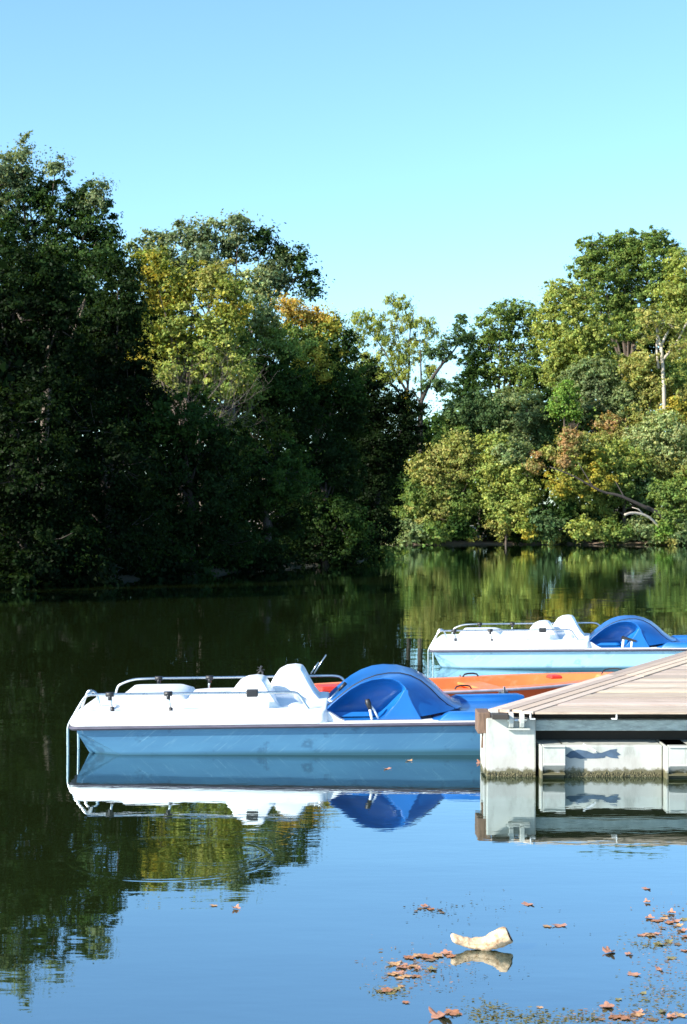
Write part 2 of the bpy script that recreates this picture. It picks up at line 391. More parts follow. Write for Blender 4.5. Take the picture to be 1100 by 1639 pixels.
GZ = .5
def tree(name, label, cat, Y, bx, blobs, pal, leaf=.17, per=42, rc=.42, dens_=5.0, seed=1, bark='bark', trunk_r=.16,
         base=None, limbs=None, group=None, gloss=False, droop=0., stems=1, fill=True, depth=1.0, trunk=True):
    """blobs: (x, y, rx, ry[, palette]) in photograph pixels; all at real distance Y with real depth."""
    rng = np.random.default_rng(seed); rnd = random.Random(seed)
    s = Y/FPX
    b0 = P(bx, CY, Y); base_z = GZ if base is None else base
    root = thing(name, label, cat, (b0.x, Y, base_z), 0, group)
    O = np.array([b0.x, Y, base_z])
    clumps = []; cen = []
    for bl in blobs:
        x, y, rx, ry = bl[:4]; pl = PAL[bl[4] if len(bl) > 4 else pal]
        yo = rnd.uniform(-.5, .5)*rx*s*depth
        c = np.array(P(x, y, Y)) ; c[1] += yo
        c = c-O; cen.append(Vector(c))
        RX, RZ = rx*s, ry*s; RY = RX*depth
        n = max(14, int(dens_*1.9*(RX*RZ)**.95/(rc*rc)))
        d = rng.normal(size=(n, 3)); d /= np.linalg.norm(d, axis=1)[:, None]
        # lumpy shell: radius varies with a low-frequency pattern
        ph = rng.random(6)*6.28
        lump = 1+.22*np.sin(d[:, 0]*6+ph[0])*np.sin(d[:, 2]*6+ph[1])+.14*np.sin(d[:, 1]*9+ph[2]+d[:, 2]*7)
        r = (.36+.68*rng.random(n)**.6)*lump
        cp = c+d*r[:, None]*np.array([RX, RY, RZ])
        # bare spots
        keep = (np.sin(cp[:, 0]*1.9+ph[3])*np.sin(cp[:, 2]*1.7+ph[4])*np.sin(cp[:, 1]*1.5+ph[5]) > -.55)
        for q in cp[keep]:
            if q[2] < -.3: continue
            k = pl[rng.integers(len(pl))]*(.8+.4*rng.random())
            clumps.append((q, rc*(.45+1.3*rng.random()**1.8), k, c))
        # small sprigs that stick out and break up the outline
        m = n//6; d = rng.normal(size=(m, 3)); d[:, 2] += .3; d /= np.linalg.norm(d, axis=1)[:, None]
        for q in c+d*(1.0+.22*rng.random(m))[:, None]*np.array([RX, RY, RZ]):
            if q[2] > -.3: clumps.append((q, rc*.42, pl[rng.integers(len(pl))]*(.9+.4*rng.random()), c))
    me = leaves_mesh('crown', clumps, leaf, int(per*1.45), rng, droop=droop, asp=.62 if not droop else .36)
    obj('crown', me, M['leaf_gloss' if gloss else 'leaf'], root)
    if not trunk: return root
    mb = MB()
    zs = sorted(c.z for c in cen); zl = zs[0]; top = max(c.z for c in cen)
    mx = sum(c.x for c in cen)/len(cen); my = sum(c.y for c in cen)/len(cen)
    if limbs is None:
        for sidx in range(stems):
            ox = rnd.uniform(-.3, .3)*(stems > 1)*2
            H = max(top*.8, .8)
            pts = [Vector((ox, 0, -.9)), Vector((ox*1.2+mx*.1, my*.1, H*.22)), Vector((mx*.45+rnd.uniform(-.2, .2)+ox, my*.4, H*.5)),
                   Vector((mx*.85+ox*1.2, my*.8, H*.72)), Vector((mx*.95+ox*1.2, my*.9, H*.86))]
            pts = smooth_path(pts, 1)
            mb.tube(pts, [trunk_r*(1.25-1.1*i/(len(pts)-1)) for i in range(len(pts))], 7)
        for c in cen:
            t0 = Vector((mx*.5, my*.45, max(.3, min(c.z*.62, top*.55))))
            mid = t0.lerp(c, .5)+Vector((rnd.uniform(-.2, .2), rnd.uniform(-.2, .2), -.15*abs(c.x-mx)))
            pts = smooth_path([t0, mid, c], 1)
            mb.tube(pts, [trunk_r*(.5-.42*i/(len(pts)-1)) for i in range(len(pts))], 5)
    else:
        for lb in limbs:
            pts = smooth_path([P(q[0], q[1], Y+(q[2] if len(q) > 3 else 0))-Vector(O) for q in lb], 1)
            r0, r1 = lb[0][-1], lb[-1][-1]
            mb.tube(pts, [(r0+(r1-r0)*i/(len(pts)-1)) for i in range(len(pts))], 7)
    # twigs into clumps
    for q, r_, k, c in rnd.sample(clumps, min(len(clumps), 60)):
        q = Vector(q); c = Vector(c); a = c.lerp(q, .25)
        m_ = a.lerp(q, .5)+Vector((0, 0, -.08))
        mb.tube([a, m_, q], [trunk_r*.13, trunk_r*.09, trunk_r*.04], 4, cap=False)
    obj('trunk', mb.mesh('trunk'), M[bark], root, True)
    return root

T = tree
# ---- left bank, front to back
LB = dict(leaf=.115, per=78, rc=.38)
T('broadleaf_tree', 'tall dark leafy tree with the spiky highest top at the left edge of the photo', 'tree', 61, 60,
  [(32, 262, 22, 42, 'silver'), (-5, 300, 48, 62, 'silver'), (45, 325, 38, 50), (88, 280, 20, 36, 'silver'), (98, 340, 40, 45), (132, 322, 26, 30), (155, 322, 20, 32, 'silver'),
   (160, 370, 32, 40), (110, 400, 45, 40), (40, 400, 60, 45), (175, 405, 22, 35), (150, 440, 50, 45), (-30, 380, 60, 60)],
  'deep', seed=11, trunk_r=.22, gloss=True, dens_=4.0, **LB)
T('broadleaf_tree', 'wide blue-green tree with a soft crown below the tall spiky tree at left', 'tree', 49, 20,
  [(20, 440, 70, 55), (80, 460, 50, 50), (-50, 470, 60, 70), (10, 520, 90, 60, 'dark'), (95, 530, 50, 50, 'dark'), (50, 590, 90, 55, 'dark'), (-50, 600, 80, 80, 'dark')],
  'shady', seed=12, trunk_r=.22, bark='bark_dark', dens_=4.2, **LB)
T('broadleaf_tree', 'dark narrow tree standing between the tall spiky tree and the yellow-topped tree', 'tree', 54, 175,
  [(190, 450, 35, 38), (205, 500, 35, 45), (170, 520, 45, 45), (200, 570, 45, 50, 'dark'), (150, 600, 50, 50, 'dark'), (210, 640, 50, 50, 'dark')],
  'shady', seed=13, bark='bark_dark', dens_=4.2, **LB)
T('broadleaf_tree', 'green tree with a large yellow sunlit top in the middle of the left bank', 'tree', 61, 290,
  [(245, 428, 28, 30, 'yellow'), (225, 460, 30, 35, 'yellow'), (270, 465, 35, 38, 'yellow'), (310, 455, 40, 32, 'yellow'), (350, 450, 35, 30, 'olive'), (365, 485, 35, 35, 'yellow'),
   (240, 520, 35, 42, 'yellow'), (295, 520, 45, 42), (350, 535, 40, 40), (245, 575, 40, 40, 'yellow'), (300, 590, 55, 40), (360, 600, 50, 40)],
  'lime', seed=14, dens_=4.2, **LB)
T('poplar_tree', 'broad grey-green tree with many pointed tops rising behind the yellow tree', 'tree', 80, 370,
  [(247, 388, 18, 26), (225, 400, 18, 20), (285, 378, 24, 22), (320, 385, 20, 26), (345, 370, 18, 20), (382, 362, 20, 18), (378, 395, 32, 28), (420, 385, 16, 18, 'deep'), (445, 405, 20, 20, 'deep'),
   (455, 430, 24, 28), (485, 425, 14, 26, 'deep'), (495, 455, 14, 24, 'deep'), (430, 450, 35, 35), (400, 460, 35, 30, 'pale'), (320, 425, 45, 30), (280, 430, 40, 30)],
  'silver', leaf=.165, per=54, rc=.48, seed=15, trunk_r=.15, gloss=True, dens_=4.6)
T('broadleaf_tree', 'mid-green tree below the grey-green pointed tops, left of the orange-topped tree', 'tree', 64, 420,
  [(410, 510, 35, 35, 'grey'), (445, 545, 38, 35), (400, 560, 45, 40), (450, 610, 48, 45, 'deep'), (395, 640, 50, 45), (470, 660, 45, 45, 'shady')],
  'mid', seed=16, dens_=4.2, **LB)
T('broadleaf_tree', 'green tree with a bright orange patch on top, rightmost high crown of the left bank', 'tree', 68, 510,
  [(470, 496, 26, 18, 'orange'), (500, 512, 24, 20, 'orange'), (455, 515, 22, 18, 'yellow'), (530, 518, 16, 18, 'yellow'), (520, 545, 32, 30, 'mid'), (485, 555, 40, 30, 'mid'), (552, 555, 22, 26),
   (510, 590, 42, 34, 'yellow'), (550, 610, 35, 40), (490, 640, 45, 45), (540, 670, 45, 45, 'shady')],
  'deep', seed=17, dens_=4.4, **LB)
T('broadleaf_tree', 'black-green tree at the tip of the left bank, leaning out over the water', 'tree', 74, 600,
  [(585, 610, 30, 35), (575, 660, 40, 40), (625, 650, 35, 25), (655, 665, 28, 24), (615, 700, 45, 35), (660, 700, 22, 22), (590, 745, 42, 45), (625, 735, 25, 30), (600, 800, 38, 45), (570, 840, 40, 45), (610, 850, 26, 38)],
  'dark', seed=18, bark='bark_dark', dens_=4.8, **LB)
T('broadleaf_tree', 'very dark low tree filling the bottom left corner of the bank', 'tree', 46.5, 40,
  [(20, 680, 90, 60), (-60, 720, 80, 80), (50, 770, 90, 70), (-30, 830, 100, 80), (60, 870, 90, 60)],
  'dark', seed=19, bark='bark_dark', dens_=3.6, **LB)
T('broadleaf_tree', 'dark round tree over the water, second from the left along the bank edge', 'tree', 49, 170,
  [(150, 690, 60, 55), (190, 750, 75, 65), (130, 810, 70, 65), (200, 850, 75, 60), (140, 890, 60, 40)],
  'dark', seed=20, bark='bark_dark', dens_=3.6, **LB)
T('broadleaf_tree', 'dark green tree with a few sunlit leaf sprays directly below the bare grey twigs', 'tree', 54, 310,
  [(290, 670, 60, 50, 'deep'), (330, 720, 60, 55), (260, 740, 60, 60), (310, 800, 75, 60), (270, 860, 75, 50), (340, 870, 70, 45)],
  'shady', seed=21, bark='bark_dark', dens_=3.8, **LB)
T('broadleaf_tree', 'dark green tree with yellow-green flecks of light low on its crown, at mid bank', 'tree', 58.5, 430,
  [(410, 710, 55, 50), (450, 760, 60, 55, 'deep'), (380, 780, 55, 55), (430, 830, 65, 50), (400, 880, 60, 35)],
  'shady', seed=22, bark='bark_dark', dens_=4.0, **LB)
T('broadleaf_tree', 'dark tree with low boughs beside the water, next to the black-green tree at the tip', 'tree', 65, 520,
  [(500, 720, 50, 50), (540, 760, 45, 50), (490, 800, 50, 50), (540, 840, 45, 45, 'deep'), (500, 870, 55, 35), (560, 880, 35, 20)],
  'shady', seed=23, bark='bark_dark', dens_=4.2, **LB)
# bare twiggy shrub
def bare_tree():
    Y = 58.0; O = P(320, 700, Y); root = thing('bare_tree', 'dead bare tree of fine grey twigs in front of the yellow tree', 'tree', O)
    rnd = random.Random(4); tr = MB(); tw = MB()
    tr.tube(smooth_path([(0, 0, -4.5), (.1, 0, -2.5), (-.1, 0, -.5), (0, 0, 1.0)], 1), .09, 6)
    def br(p, d, L, r, k, m):
        pts = [p]
        for i in range(4):
            d = (d+Vector((rnd.uniform(-.3, .3), rnd.uniform(-.3, .3), rnd.uniform(-.15, .2)))).normalized(); pts.append(pts[-1]+d*L/4)
        m.tube(pts, [r*(1-.18*i) for i in range(5)], 4, cap=False)
        if k > 0:
            for q in pts[1:]:
                for _ in range(2):
                    br(q, (d+Vector((rnd.uniform(-1, 1), rnd.uniform(-1, 1), rnd.uniform(-.5, .7)))).normalized(), L*.58, r*.5, k-1, tw)
    for i in range(9):
        a = i*2.4; br(Vector((0, 0, -.2+i*.15)), Vector((math.cos(a)*1.2, math.sin(a)-.4, .35+.05*i)).normalized(), 1.9, .015, 2, tr)
    obj('trunk', tr.mesh('trunk'), M['twig'], root); obj('twigs', tw.mesh('twigs'), M['twig'], root)
bare_tree()
# dark wood standing behind the left bank trees: reads as one mass
def wood(name, label, Y, boxes, pal, leaf, seed, rc=.9, per=40, dens_=2.6):
    rng = np.random.default_rng(seed); cl = []
    O = np.array([0, Y, 0.])
    for (x, y, rx, ry, dy) in boxes:
        yy = Y+dy; c = np.array(P(x, y, yy))-O; s = yy/FPX
        n = int(dens_*4*(rx*s*ry*s)/(rc*rc)); d = rng.normal(size=(n, 3)); d /= np.linalg.norm(d, axis=1)[:, None]
        for q in c+d*(.5+.5*rng.random(n))[:, None]*np.array([rx*s, 2.5, ry*s]):
            if q[2] > .2: cl.append((q, rc*(.6+.7*rng.random()), PAL[pal][rng.integers(len(PAL[pal]))]*(.8+.4*rng.random()), c))
    o = obj(name, leaves_mesh(name, cl, leaf, per, rng), M['leaf']); o.location = (0, Y, 0)
    o['label'] = label; o['category'] = 'woodland'; o['kind'] = 'stuff'
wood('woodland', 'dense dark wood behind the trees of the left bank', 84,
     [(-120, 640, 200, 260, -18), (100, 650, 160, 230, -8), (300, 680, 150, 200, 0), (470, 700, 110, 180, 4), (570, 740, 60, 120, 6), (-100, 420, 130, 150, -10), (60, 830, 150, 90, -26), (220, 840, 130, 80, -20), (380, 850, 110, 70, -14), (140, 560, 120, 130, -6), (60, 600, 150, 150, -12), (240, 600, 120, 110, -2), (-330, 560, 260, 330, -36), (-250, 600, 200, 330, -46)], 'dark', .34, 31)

# ---- far and right bank
FB = dict(leaf=.17, per=44, rc=.36)
T('willow_tree', 'tall airy light green tree with fanning limbs against the sky in the middle gap', 'tree', 111, 655,
  [(578, 505, 18, 12), (600, 515, 20, 18), (570, 530, 20, 16), (615, 495, 10, 12), (630, 482, 14, 14), (648, 490, 14, 18), (640, 515, 20, 20), (668, 515, 16, 16), (690, 525, 12, 14),
   (610, 545, 26, 26), (640, 555, 22, 24), (672, 550, 16, 24), (590, 575, 22, 28), (620, 590, 24, 26), (650, 590, 18, 24), (600, 612, 26, 20), (690, 590, 7, 10, 'lime'), (645, 645, 16, 18, 'yellow')],
  'lime', seed=41, leaf=.18, per=40, rc=.36, dens_=2.3, droop=1.0, bark='bark_dark', trunk_r=.2, depth=.8,
  limbs=[[(655, 720, 0.165), (652, 650, 0.143), (652, 625, 0.121)], [(652, 628, 0.110), (635, 600, 0.077), (612, 555, 0.044), (590, 530, 0.017)], [(640, 615, 0.066), (622, 565, 0.044), (640, 510, 0.017)],
         [(652, 628, 0.099), (655, 590, 0.066), (655, 540, 0.039), (662, 500, 0.017)], [(648, 640, 0.083), (615, 600, 0.050), (595, 570, 0.028)], [(655, 600, 0.044), (640, 560, 0.028), (632, 490, 0.011)], [(654, 625, 0.055), (645, 585, 0.033), (625, 520, 0.017)]])
T('broadleaf_tree', 'slender dark tree with a bare limb leaning right, in the sky gap between the banks', 'tree', 107, 674,
  [(738, 512, 9, 14), (742, 540, 16, 10), (722, 548, 18, 12), (752, 545, 14, 12), (705, 560, 14, 10), (715, 570, 12, 8), (690, 565, 8, 9), (735, 530, 8, 10), (680, 620, 10, 12), (700, 615, 8, 8), (712, 625, 14, 14)],
  'bluish', seed=42, leaf=.18, per=24, rc=.36, dens_=2.6, bark='bark_dark', trunk_r=.12, depth=.8,
  limbs=[[(674, 760, .2), (672, 690, .18), (674, 640, .17)], [(674, 642, .16), (690, 608, .11), (708, 582, .08), (728, 560, .04), (742, 535, .02)], [(675, 640, .09), (674, 600, .06), (673, 560, .03)], [(706, 585, .05), (712, 562, .03)], [(674, 650, .07), (660, 620, .04)]])
T('broadleaf_tree', 'light green airy tree with sky showing through, left shoulder of the right bank', 'tree', 127, 800,
  [(800, 508, 26, 22), (825, 500, 18, 18), (850, 510, 18, 24), (780, 530, 22, 24), (815, 545, 28, 26), (770, 565, 22, 28, 'deep'), (850, 555, 20, 30), (800, 590, 30, 28), (835, 600, 26, 26), (765, 610, 24, 26, 'deep'), (748, 585, 18, 26, 'deep'), (742, 625, 26, 26, 'deep')],
  'mid', seed=43, leaf=.18, per=44, rc=.40, dens_=3.4, trunk_r=.22)
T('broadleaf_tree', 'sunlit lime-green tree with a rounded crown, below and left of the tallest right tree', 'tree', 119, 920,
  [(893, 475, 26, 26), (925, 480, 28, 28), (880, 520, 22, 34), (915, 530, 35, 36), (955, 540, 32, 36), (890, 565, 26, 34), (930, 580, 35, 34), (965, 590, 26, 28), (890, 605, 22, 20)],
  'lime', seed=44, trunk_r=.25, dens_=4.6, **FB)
T('broadleaf_tree', 'tallest tree of the right bank with a lumpy mid-green crown', 'tree', 127, 1000,
  [(950, 400, 26, 22), (935, 430, 22, 20), (985, 392, 20, 18), (1010, 395, 22, 22), (1048, 388, 22, 20), (1040, 420, 30, 28), (1000, 430, 34, 30), (965, 450, 32, 30), (1072, 400, 14, 14), (1010, 475, 40, 32), (1055, 460, 32, 32), (975, 500, 35, 30), (1020, 525, 35, 30)],
  'mid', seed=45, leaf=.18, per=46, rc=.40, dens_=4.6, trunk_r=.3)
T('broadleaf_tree', 'yellow-green tree cut by the right edge of the photo, behind the pale forked trunk', 'tree', 117, 1105,
  [(1092, 425, 24, 26), (1080, 465, 28, 26), (1110, 470, 30, 36), (1085, 500, 30, 26), (1120, 530, 34, 40), (1150, 480, 40, 50), (1110, 590, 40, 40), (1150, 600, 45, 60)],
  'lime', seed=46, dens_=4.6, **FB)
T('broadleaf_tree', 'thin-leaved tree with a pale bare forked trunk near the right edge', 'tree', 109, 1060,
  [(1040, 510, 22, 18), (1065, 515, 26, 18), (1090, 530, 22, 20), (1030, 535, 18, 16), (1085, 560, 20, 18), (1035, 570, 20, 18)],
  'olive', seed=47, leaf=.2, per=26, rc=.45, dens_=3.0, bark='bark_pale',
  limbs=[[(1064, 680, .14), (1062, 600, .13), (1058, 552, .11)], [(1058, 555, .13), (1052, 535, .1), (1050, 515, .04)], [(1059, 552, .11), (1068, 532, .08), (1078, 518, .03)], [(1062, 575, .1), (1084, 548, .09), (1100, 515, .05)], [(1054, 590, .1), (1050, 545, .07), (1058, 510, .03)]])
T('broadleaf_tree', 'silvery grey-green dome-shaped tree halfway up the right bank', 'tree', 112, 950,
  [(925, 605, 26, 22), (955, 592, 26, 20), (915, 640, 26, 26), (950, 635, 32, 30, 'silver'), (985, 620, 28, 28), (1000, 655, 26, 26), (960, 670, 34, 22, 'bluish')],
  'grey', seed=48, dens_=5.0, **FB)
T('shrub', 'small vivid green feathery tree left of the silvery dome', 'shrub', 109.5, 905,
  [(905, 628, 17, 16), (900, 650, 20, 18), (915, 660, 14, 16)], 'bright', seed=49, leaf=.18, per=36, rc=.4, dens_=4.5)
T('broadleaf_tree', 'dull olive tree right of the silvery dome', 'tree', 110.5, 1030,
  [(1020, 590, 28, 26), (1045, 620, 30, 28), (1010, 640, 26, 28, 'grey'), (1070, 600, 28, 26, 'mid'), (1030, 665, 30, 24)], 'olive', seed=50, dens_=4.6, **FB)
T('broadleaf_tree', 'blue-green tree under the light green airy one on the left of the right bank', 'tree', 113, 770,
  [(735, 665, 26, 26), (765, 650, 26, 24), (790, 665, 30, 28), (755, 690, 28, 22), (720, 690, 20, 26, 'mid')], 'bluish', seed=51, dens_=4.8, **FB)
T('broadleaf_tree', 'grey-olive tree in the centre of the right bank slope', 'tree', 112, 835,
  [(815, 645, 26, 22), (845, 655, 30, 26), (870, 665, 26, 26, 'bluish'), (830, 685, 34, 26), (865, 700, 26, 22, 'bluish')], 'grey', seed=52, dens_=4.8, **FB)
T('broadleaf_tree', 'olive tree with a brown-tipped top at the left end of the right bank', 'tree', 105.5, 700,
  [(735, 712, 20, 20, 'olive'), (710, 730, 30, 24, 'olive'), (740, 745, 30, 28), (680, 755, 28, 24), (705, 780, 36, 30), (668, 795, 28, 26, 'mid'), (735, 800, 34, 34, 'mid'), (690, 825, 40, 28), (655, 830, 22, 22, 'mid')],
  'olive', seed=53, dens_=4.8, **FB)
T('broadleaf_tree', 'bright yellow-green tree above the patch of bare soil on the far shore', 'tree', 105, 810,
  [(790, 715, 26, 22, 'lime'), (820, 725, 30, 22, 'grey'), (790, 755, 28, 28, 'lime'), (825, 765, 32, 30), (800, 795, 34, 28), (840, 795, 26, 26, 'lime'), (815, 820, 36, 18), (800, 843, 20, 13, 'olive')],
  'lime', seed=54, dens_=4.8, trunk_r=.07, **FB)
T('broadleaf_tree', 'rust and gold autumn tree with long dark trunk leaning left', 'tree', 103.6, 1072,
  [(908, 705, 18, 18, 'rust'), (935, 712, 26, 22, 'olive'), (905, 735, 22, 18, 'rust'), (940, 740, 28, 24, 'yellow'), (858, 742, 12, 18, 'rust'), (878, 725, 10, 10, 'olive'), (895, 775, 22, 22, 'yellow'), (915, 745, 20, 16, 'lime'), (925, 775, 26, 20), (925, 800, 24, 20, 'lime'), (960, 765, 24, 18)],
  'yellow', seed=55, dens_=4.2, bark='bark_dark', **FB,
  limbs=[[(1085, 868, -.6, .15), (1062, 825, -.9, .14), (1035, 812, -1.2, .12)], [(1040, 815, -1.2, .12), (1012, 802, -1.5, .11), (990, 792, -1.7, .10), (965, 788, -1.8, .09), (940, 774, -2.0, .08), (915, 760, -2.0, .06), (880, 747, -2.0, .03)], [(950, 780, -1.6, .04), (925, 740, -1, .02)], [(1000, 797, -1.4, .05), (985, 770, -1.2, .02)]])
T('broadleaf_tree', 'small olive tree with brownish leaf tips above the rust and gold one', 'tree', 108, 975,
  [(975, 680, 22, 18, 'rust'), (965, 700, 16, 14, 'olive'), (990, 700, 18, 16, 'olive')], 'rust', seed=56, dens_=4.4, **FB)
T('broadleaf_tree', 'yellow-green tree right of the rust and gold autumn tree', 'tree', 105.5, 1000,
  [(985, 730, 30, 24), (1010, 750, 30, 28), (975, 765, 30, 26), (1000, 785, 34, 26, 'mid'), (965, 800, 30, 24), (1035, 790, 26, 28, 'bluish')],
  'lime', seed=57, dens_=4.6, **FB)
T('broadleaf_tree', 'pale grey-green tree with dense foliage near the right edge', 'tree', 107, 1060,
  [(1030, 700, 30, 24), (1065, 690, 30, 28), (1050, 725, 34, 26), (1095, 720, 30, 32), (1040, 750, 28, 22, 'olive'), (1080, 760, 34, 26, 'olive'), (1130, 740, 40, 50)],
  'pale', seed=58, dens_=4.8, **FB)
T('broadleaf_tree', 'tree tinged orange at the right edge of the photo', 'tree', 109.5, 1095,
  [(1085, 655, 24, 20, 'yellow'), (1100, 640, 26, 26, 'olive'), (1115, 670, 30, 30, 'orange')], 'olive', seed=59, dens_=4.6, **FB)
T('broadleaf_tree', 'green leafy tree low at the right edge just above the shore', 'tree', 103.5, 1095,
  [(1085, 800, 30, 28), (1110, 790, 34, 34), (1070, 830, 26, 18), (1100, 835, 30, 20), (1060, 790, 20, 20, 'mid')], 'mid', seed=60, dens_=4.6, **FB)
# waterside shrubs, each with its own look
for i, (x, y, rx, ry, pal, lab) in enumerate([
    (655, 850, 22, 20, 'grey', 'grey-green shrub trailing into the water at the left end of the far shore'),
    (700, 850, 26, 18, 'mid', 'green shrub hanging over the dark hollow on the far shore'),
    (735, 845, 18, 18, 'deep', 'dark shrub left of the bare soil patch on the far shore'),
    (843, 845, 14, 12, 'yellow', 'small yellow shrub on the bare soil of the far shore'),
    (872, 838, 26, 24, 'bluish', 'rounded blue-green shrub right of the bare soil patch'),
    (900, 812, 18, 16, 'deep', 'dark shrub in the shade under the rust and gold tree'),
    (940, 845, 30, 18, 'lime', 'lime-green shrub below the leaning dark trunk'),
    (985, 848, 24, 16, 'mid', 'low green shrub under the pale fallen branch'),
    (1030, 850, 24, 18, 'grey', 'pale grey-green shrub at the foot of the leaning trunk'),
    (1063, 852, 18, 16, 'bright', 'bright green reedy shrub near the right end of the far shore'),
    (1092, 850, 24, 20, 'grey', 'grey-green shrub cut by the right edge at the waterline')]):
    T('shrub', lab, 'shrub', 103.0+.2*(i % 3), x, [(x-rx*.3, y, rx*.7, ry), (x+rx*.4, y+3, rx*.6, ry*.8)], pal, leaf=.2, per=34, rc=.36,
      dens_=4.2, seed=70+i, trunk_r=.05, base=.15, group='shrubs along the far shore', stems=3, trunk=False)
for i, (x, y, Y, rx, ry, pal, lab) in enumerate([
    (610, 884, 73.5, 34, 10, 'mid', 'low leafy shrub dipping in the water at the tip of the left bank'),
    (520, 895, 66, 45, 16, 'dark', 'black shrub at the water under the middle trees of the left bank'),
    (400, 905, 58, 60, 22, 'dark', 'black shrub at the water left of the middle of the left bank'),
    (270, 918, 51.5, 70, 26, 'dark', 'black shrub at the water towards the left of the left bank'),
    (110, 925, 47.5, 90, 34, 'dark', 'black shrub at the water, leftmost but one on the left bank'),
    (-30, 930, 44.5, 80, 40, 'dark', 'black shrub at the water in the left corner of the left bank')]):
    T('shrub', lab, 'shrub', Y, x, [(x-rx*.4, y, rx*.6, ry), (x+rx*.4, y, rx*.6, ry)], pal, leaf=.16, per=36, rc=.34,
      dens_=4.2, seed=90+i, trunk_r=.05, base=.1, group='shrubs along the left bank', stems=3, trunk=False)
wood('woodland', 'dense green wood filling the slope behind the far bank trees', 132,
     [(640, 780, 90, 80, -8), (760, 740, 90, 110, -8), (860, 700, 90, 130, -4), (960, 660, 90, 150, 0), (1060, 640, 90, 180, 0), (1150, 600, 80, 200, 0), (560, 780, 120, 80, 0), (690, 730, 60, 70, -4)], 'deep', .42, 32, rc=1.0, per=34)
def undergrowth(name, label, line, hgt, pal, leaf, seed, per_m=9, rc=.34):
    rng = np.random.default_rng(seed); cl = []
    for (a, b_) in zip(line[:-1], line[1:]):
        a = np.array(a); b_ = np.array(b_); L = np.linalg.norm(b_-a); nr = np.array([-(b_-a)[1], (b_-a)[0]])/L
        for _ in range(int(L*per_m)):
            p = a+(b_-a)*rng.random(); back = rng.random()*3.2; h = (.1+rng.random()*hgt)*(.6+.4*math.sin(p[0]*1.3)*math.sin(p[0]*.47+1))*(.4+.6*min(1, back/1.5))
            q = np.array([p[0]+nr[0]*back, p[1]+nr[1]*back, .12+h]); k = PAL[pal[int((math.sin(p[0]*.9+seed)+1)*.499*len(pal))]]
            cl.append((q, rc*(.6+.8*rng.random()), k[rng.integers(len(k))]*(.8+.4*rng.random()), q-np.array([0, 0, .5])))
    o = obj(name, leaves_mesh(name, cl, leaf, 48, rng), M['leaf']); o['label'] = label; o['category'] = 'undergrowth'; o['kind'] = 'stuff'
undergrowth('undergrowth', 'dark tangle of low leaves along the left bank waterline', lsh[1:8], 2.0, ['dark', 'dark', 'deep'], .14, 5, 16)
undergrowth('undergrowth', 'green tangle of low leaves along the far bank waterline', [(-3, 106.5), (3, 103.6), (6, 104.6)], 2.6, ['deep', 'mid', 'grey'], .2, 6, 14)
undergrowth('undergrowth', 'green and grey low bushes at the waterline right of the bare soil', [(12.2, 104.9), (14, 104.4), (19, 102.6), (24, 101.6), (34, 98.5)], 2.6, ['grey', 'mid', 'olive', 'bluish'], .2, 7, 14)
undergrowth('undergrowth', 'small plants growing on the bare soil patch of the far shore', [(6, 105.2), (9, 106.2), (12.2, 105)], 1.1, ['olive', 'deep', 'mid'], .16, 9, 9, rc=.28)
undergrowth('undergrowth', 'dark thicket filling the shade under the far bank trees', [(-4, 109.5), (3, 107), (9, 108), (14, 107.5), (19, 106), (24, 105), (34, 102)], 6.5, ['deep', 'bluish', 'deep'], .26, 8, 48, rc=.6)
# fallen pale branch on the far shore
s = MB(); s.tube(smooth_path([P(1056, 845, 102.6), P(1043, 830, 102.2), P(1030, 823, 102), P(1012, 820, 101.8), P(1000, 824, 101.6)], 1), [.10, .10, .095, .09, .08, .07, .06, .04][:8] + [.03]*1 if False else .08, 6)
s.tube([P(1030, 823, 102), P(1022, 815, 102), P(1012, 812, 101.8)], [.05, .04, .02], 5)
tag(s.build('fallen_branch', M['bark_pale'], smooth=True), 'pale bare branch lying on the far shore below the leaning trunk', 'branch')

# ================================================================== PEDAL BOATS
def rrect(x0, x1, y0, y1, r, z, n=7, rl=None):
    """rounded rectangle ring; r corner radius (right), rl for the left corners"""
    rl = r if rl is None else rl; pts = []
    for (cx, cy, a0, rr) in ((x1-r, y0+r, -90, r), (x1-r, y1-r, 0, r), (x0+rl, y1-rl, 90, rl), (x0+rl, y0+rl, 180, rl)):
        for k in range(n):
            a = R(a0+90*k/(n-1)); pts.append((cx+rr*math.cos(a), cy+rr*math.sin(a), z))
    return pts
def extr(profile, y0, y1, r=.03, crown=0.):
    """side profile (u, z) swept across the boat with softened ends"""
    cx = sum(p[0] for p in profile)/len(profile); cz = sum(p[1] for p in profile)/len(profile)
    rings = []
    for y, k in ((y0, r), (y0+r*.3, r*.3), (y0+r, 0), ((y0+y1)/2, -crown), (y1-r, 0), (y1-r*.3, r*.3), (y1, r)):
        ring = []
        for (u, z) in profile:
            d = Vector((u-cx, z-cz)); L = d.length; d = d/L*(L-k); ring.append((cx+d.x, y, cz+d.y))
        rings.append(ring)
    return rings

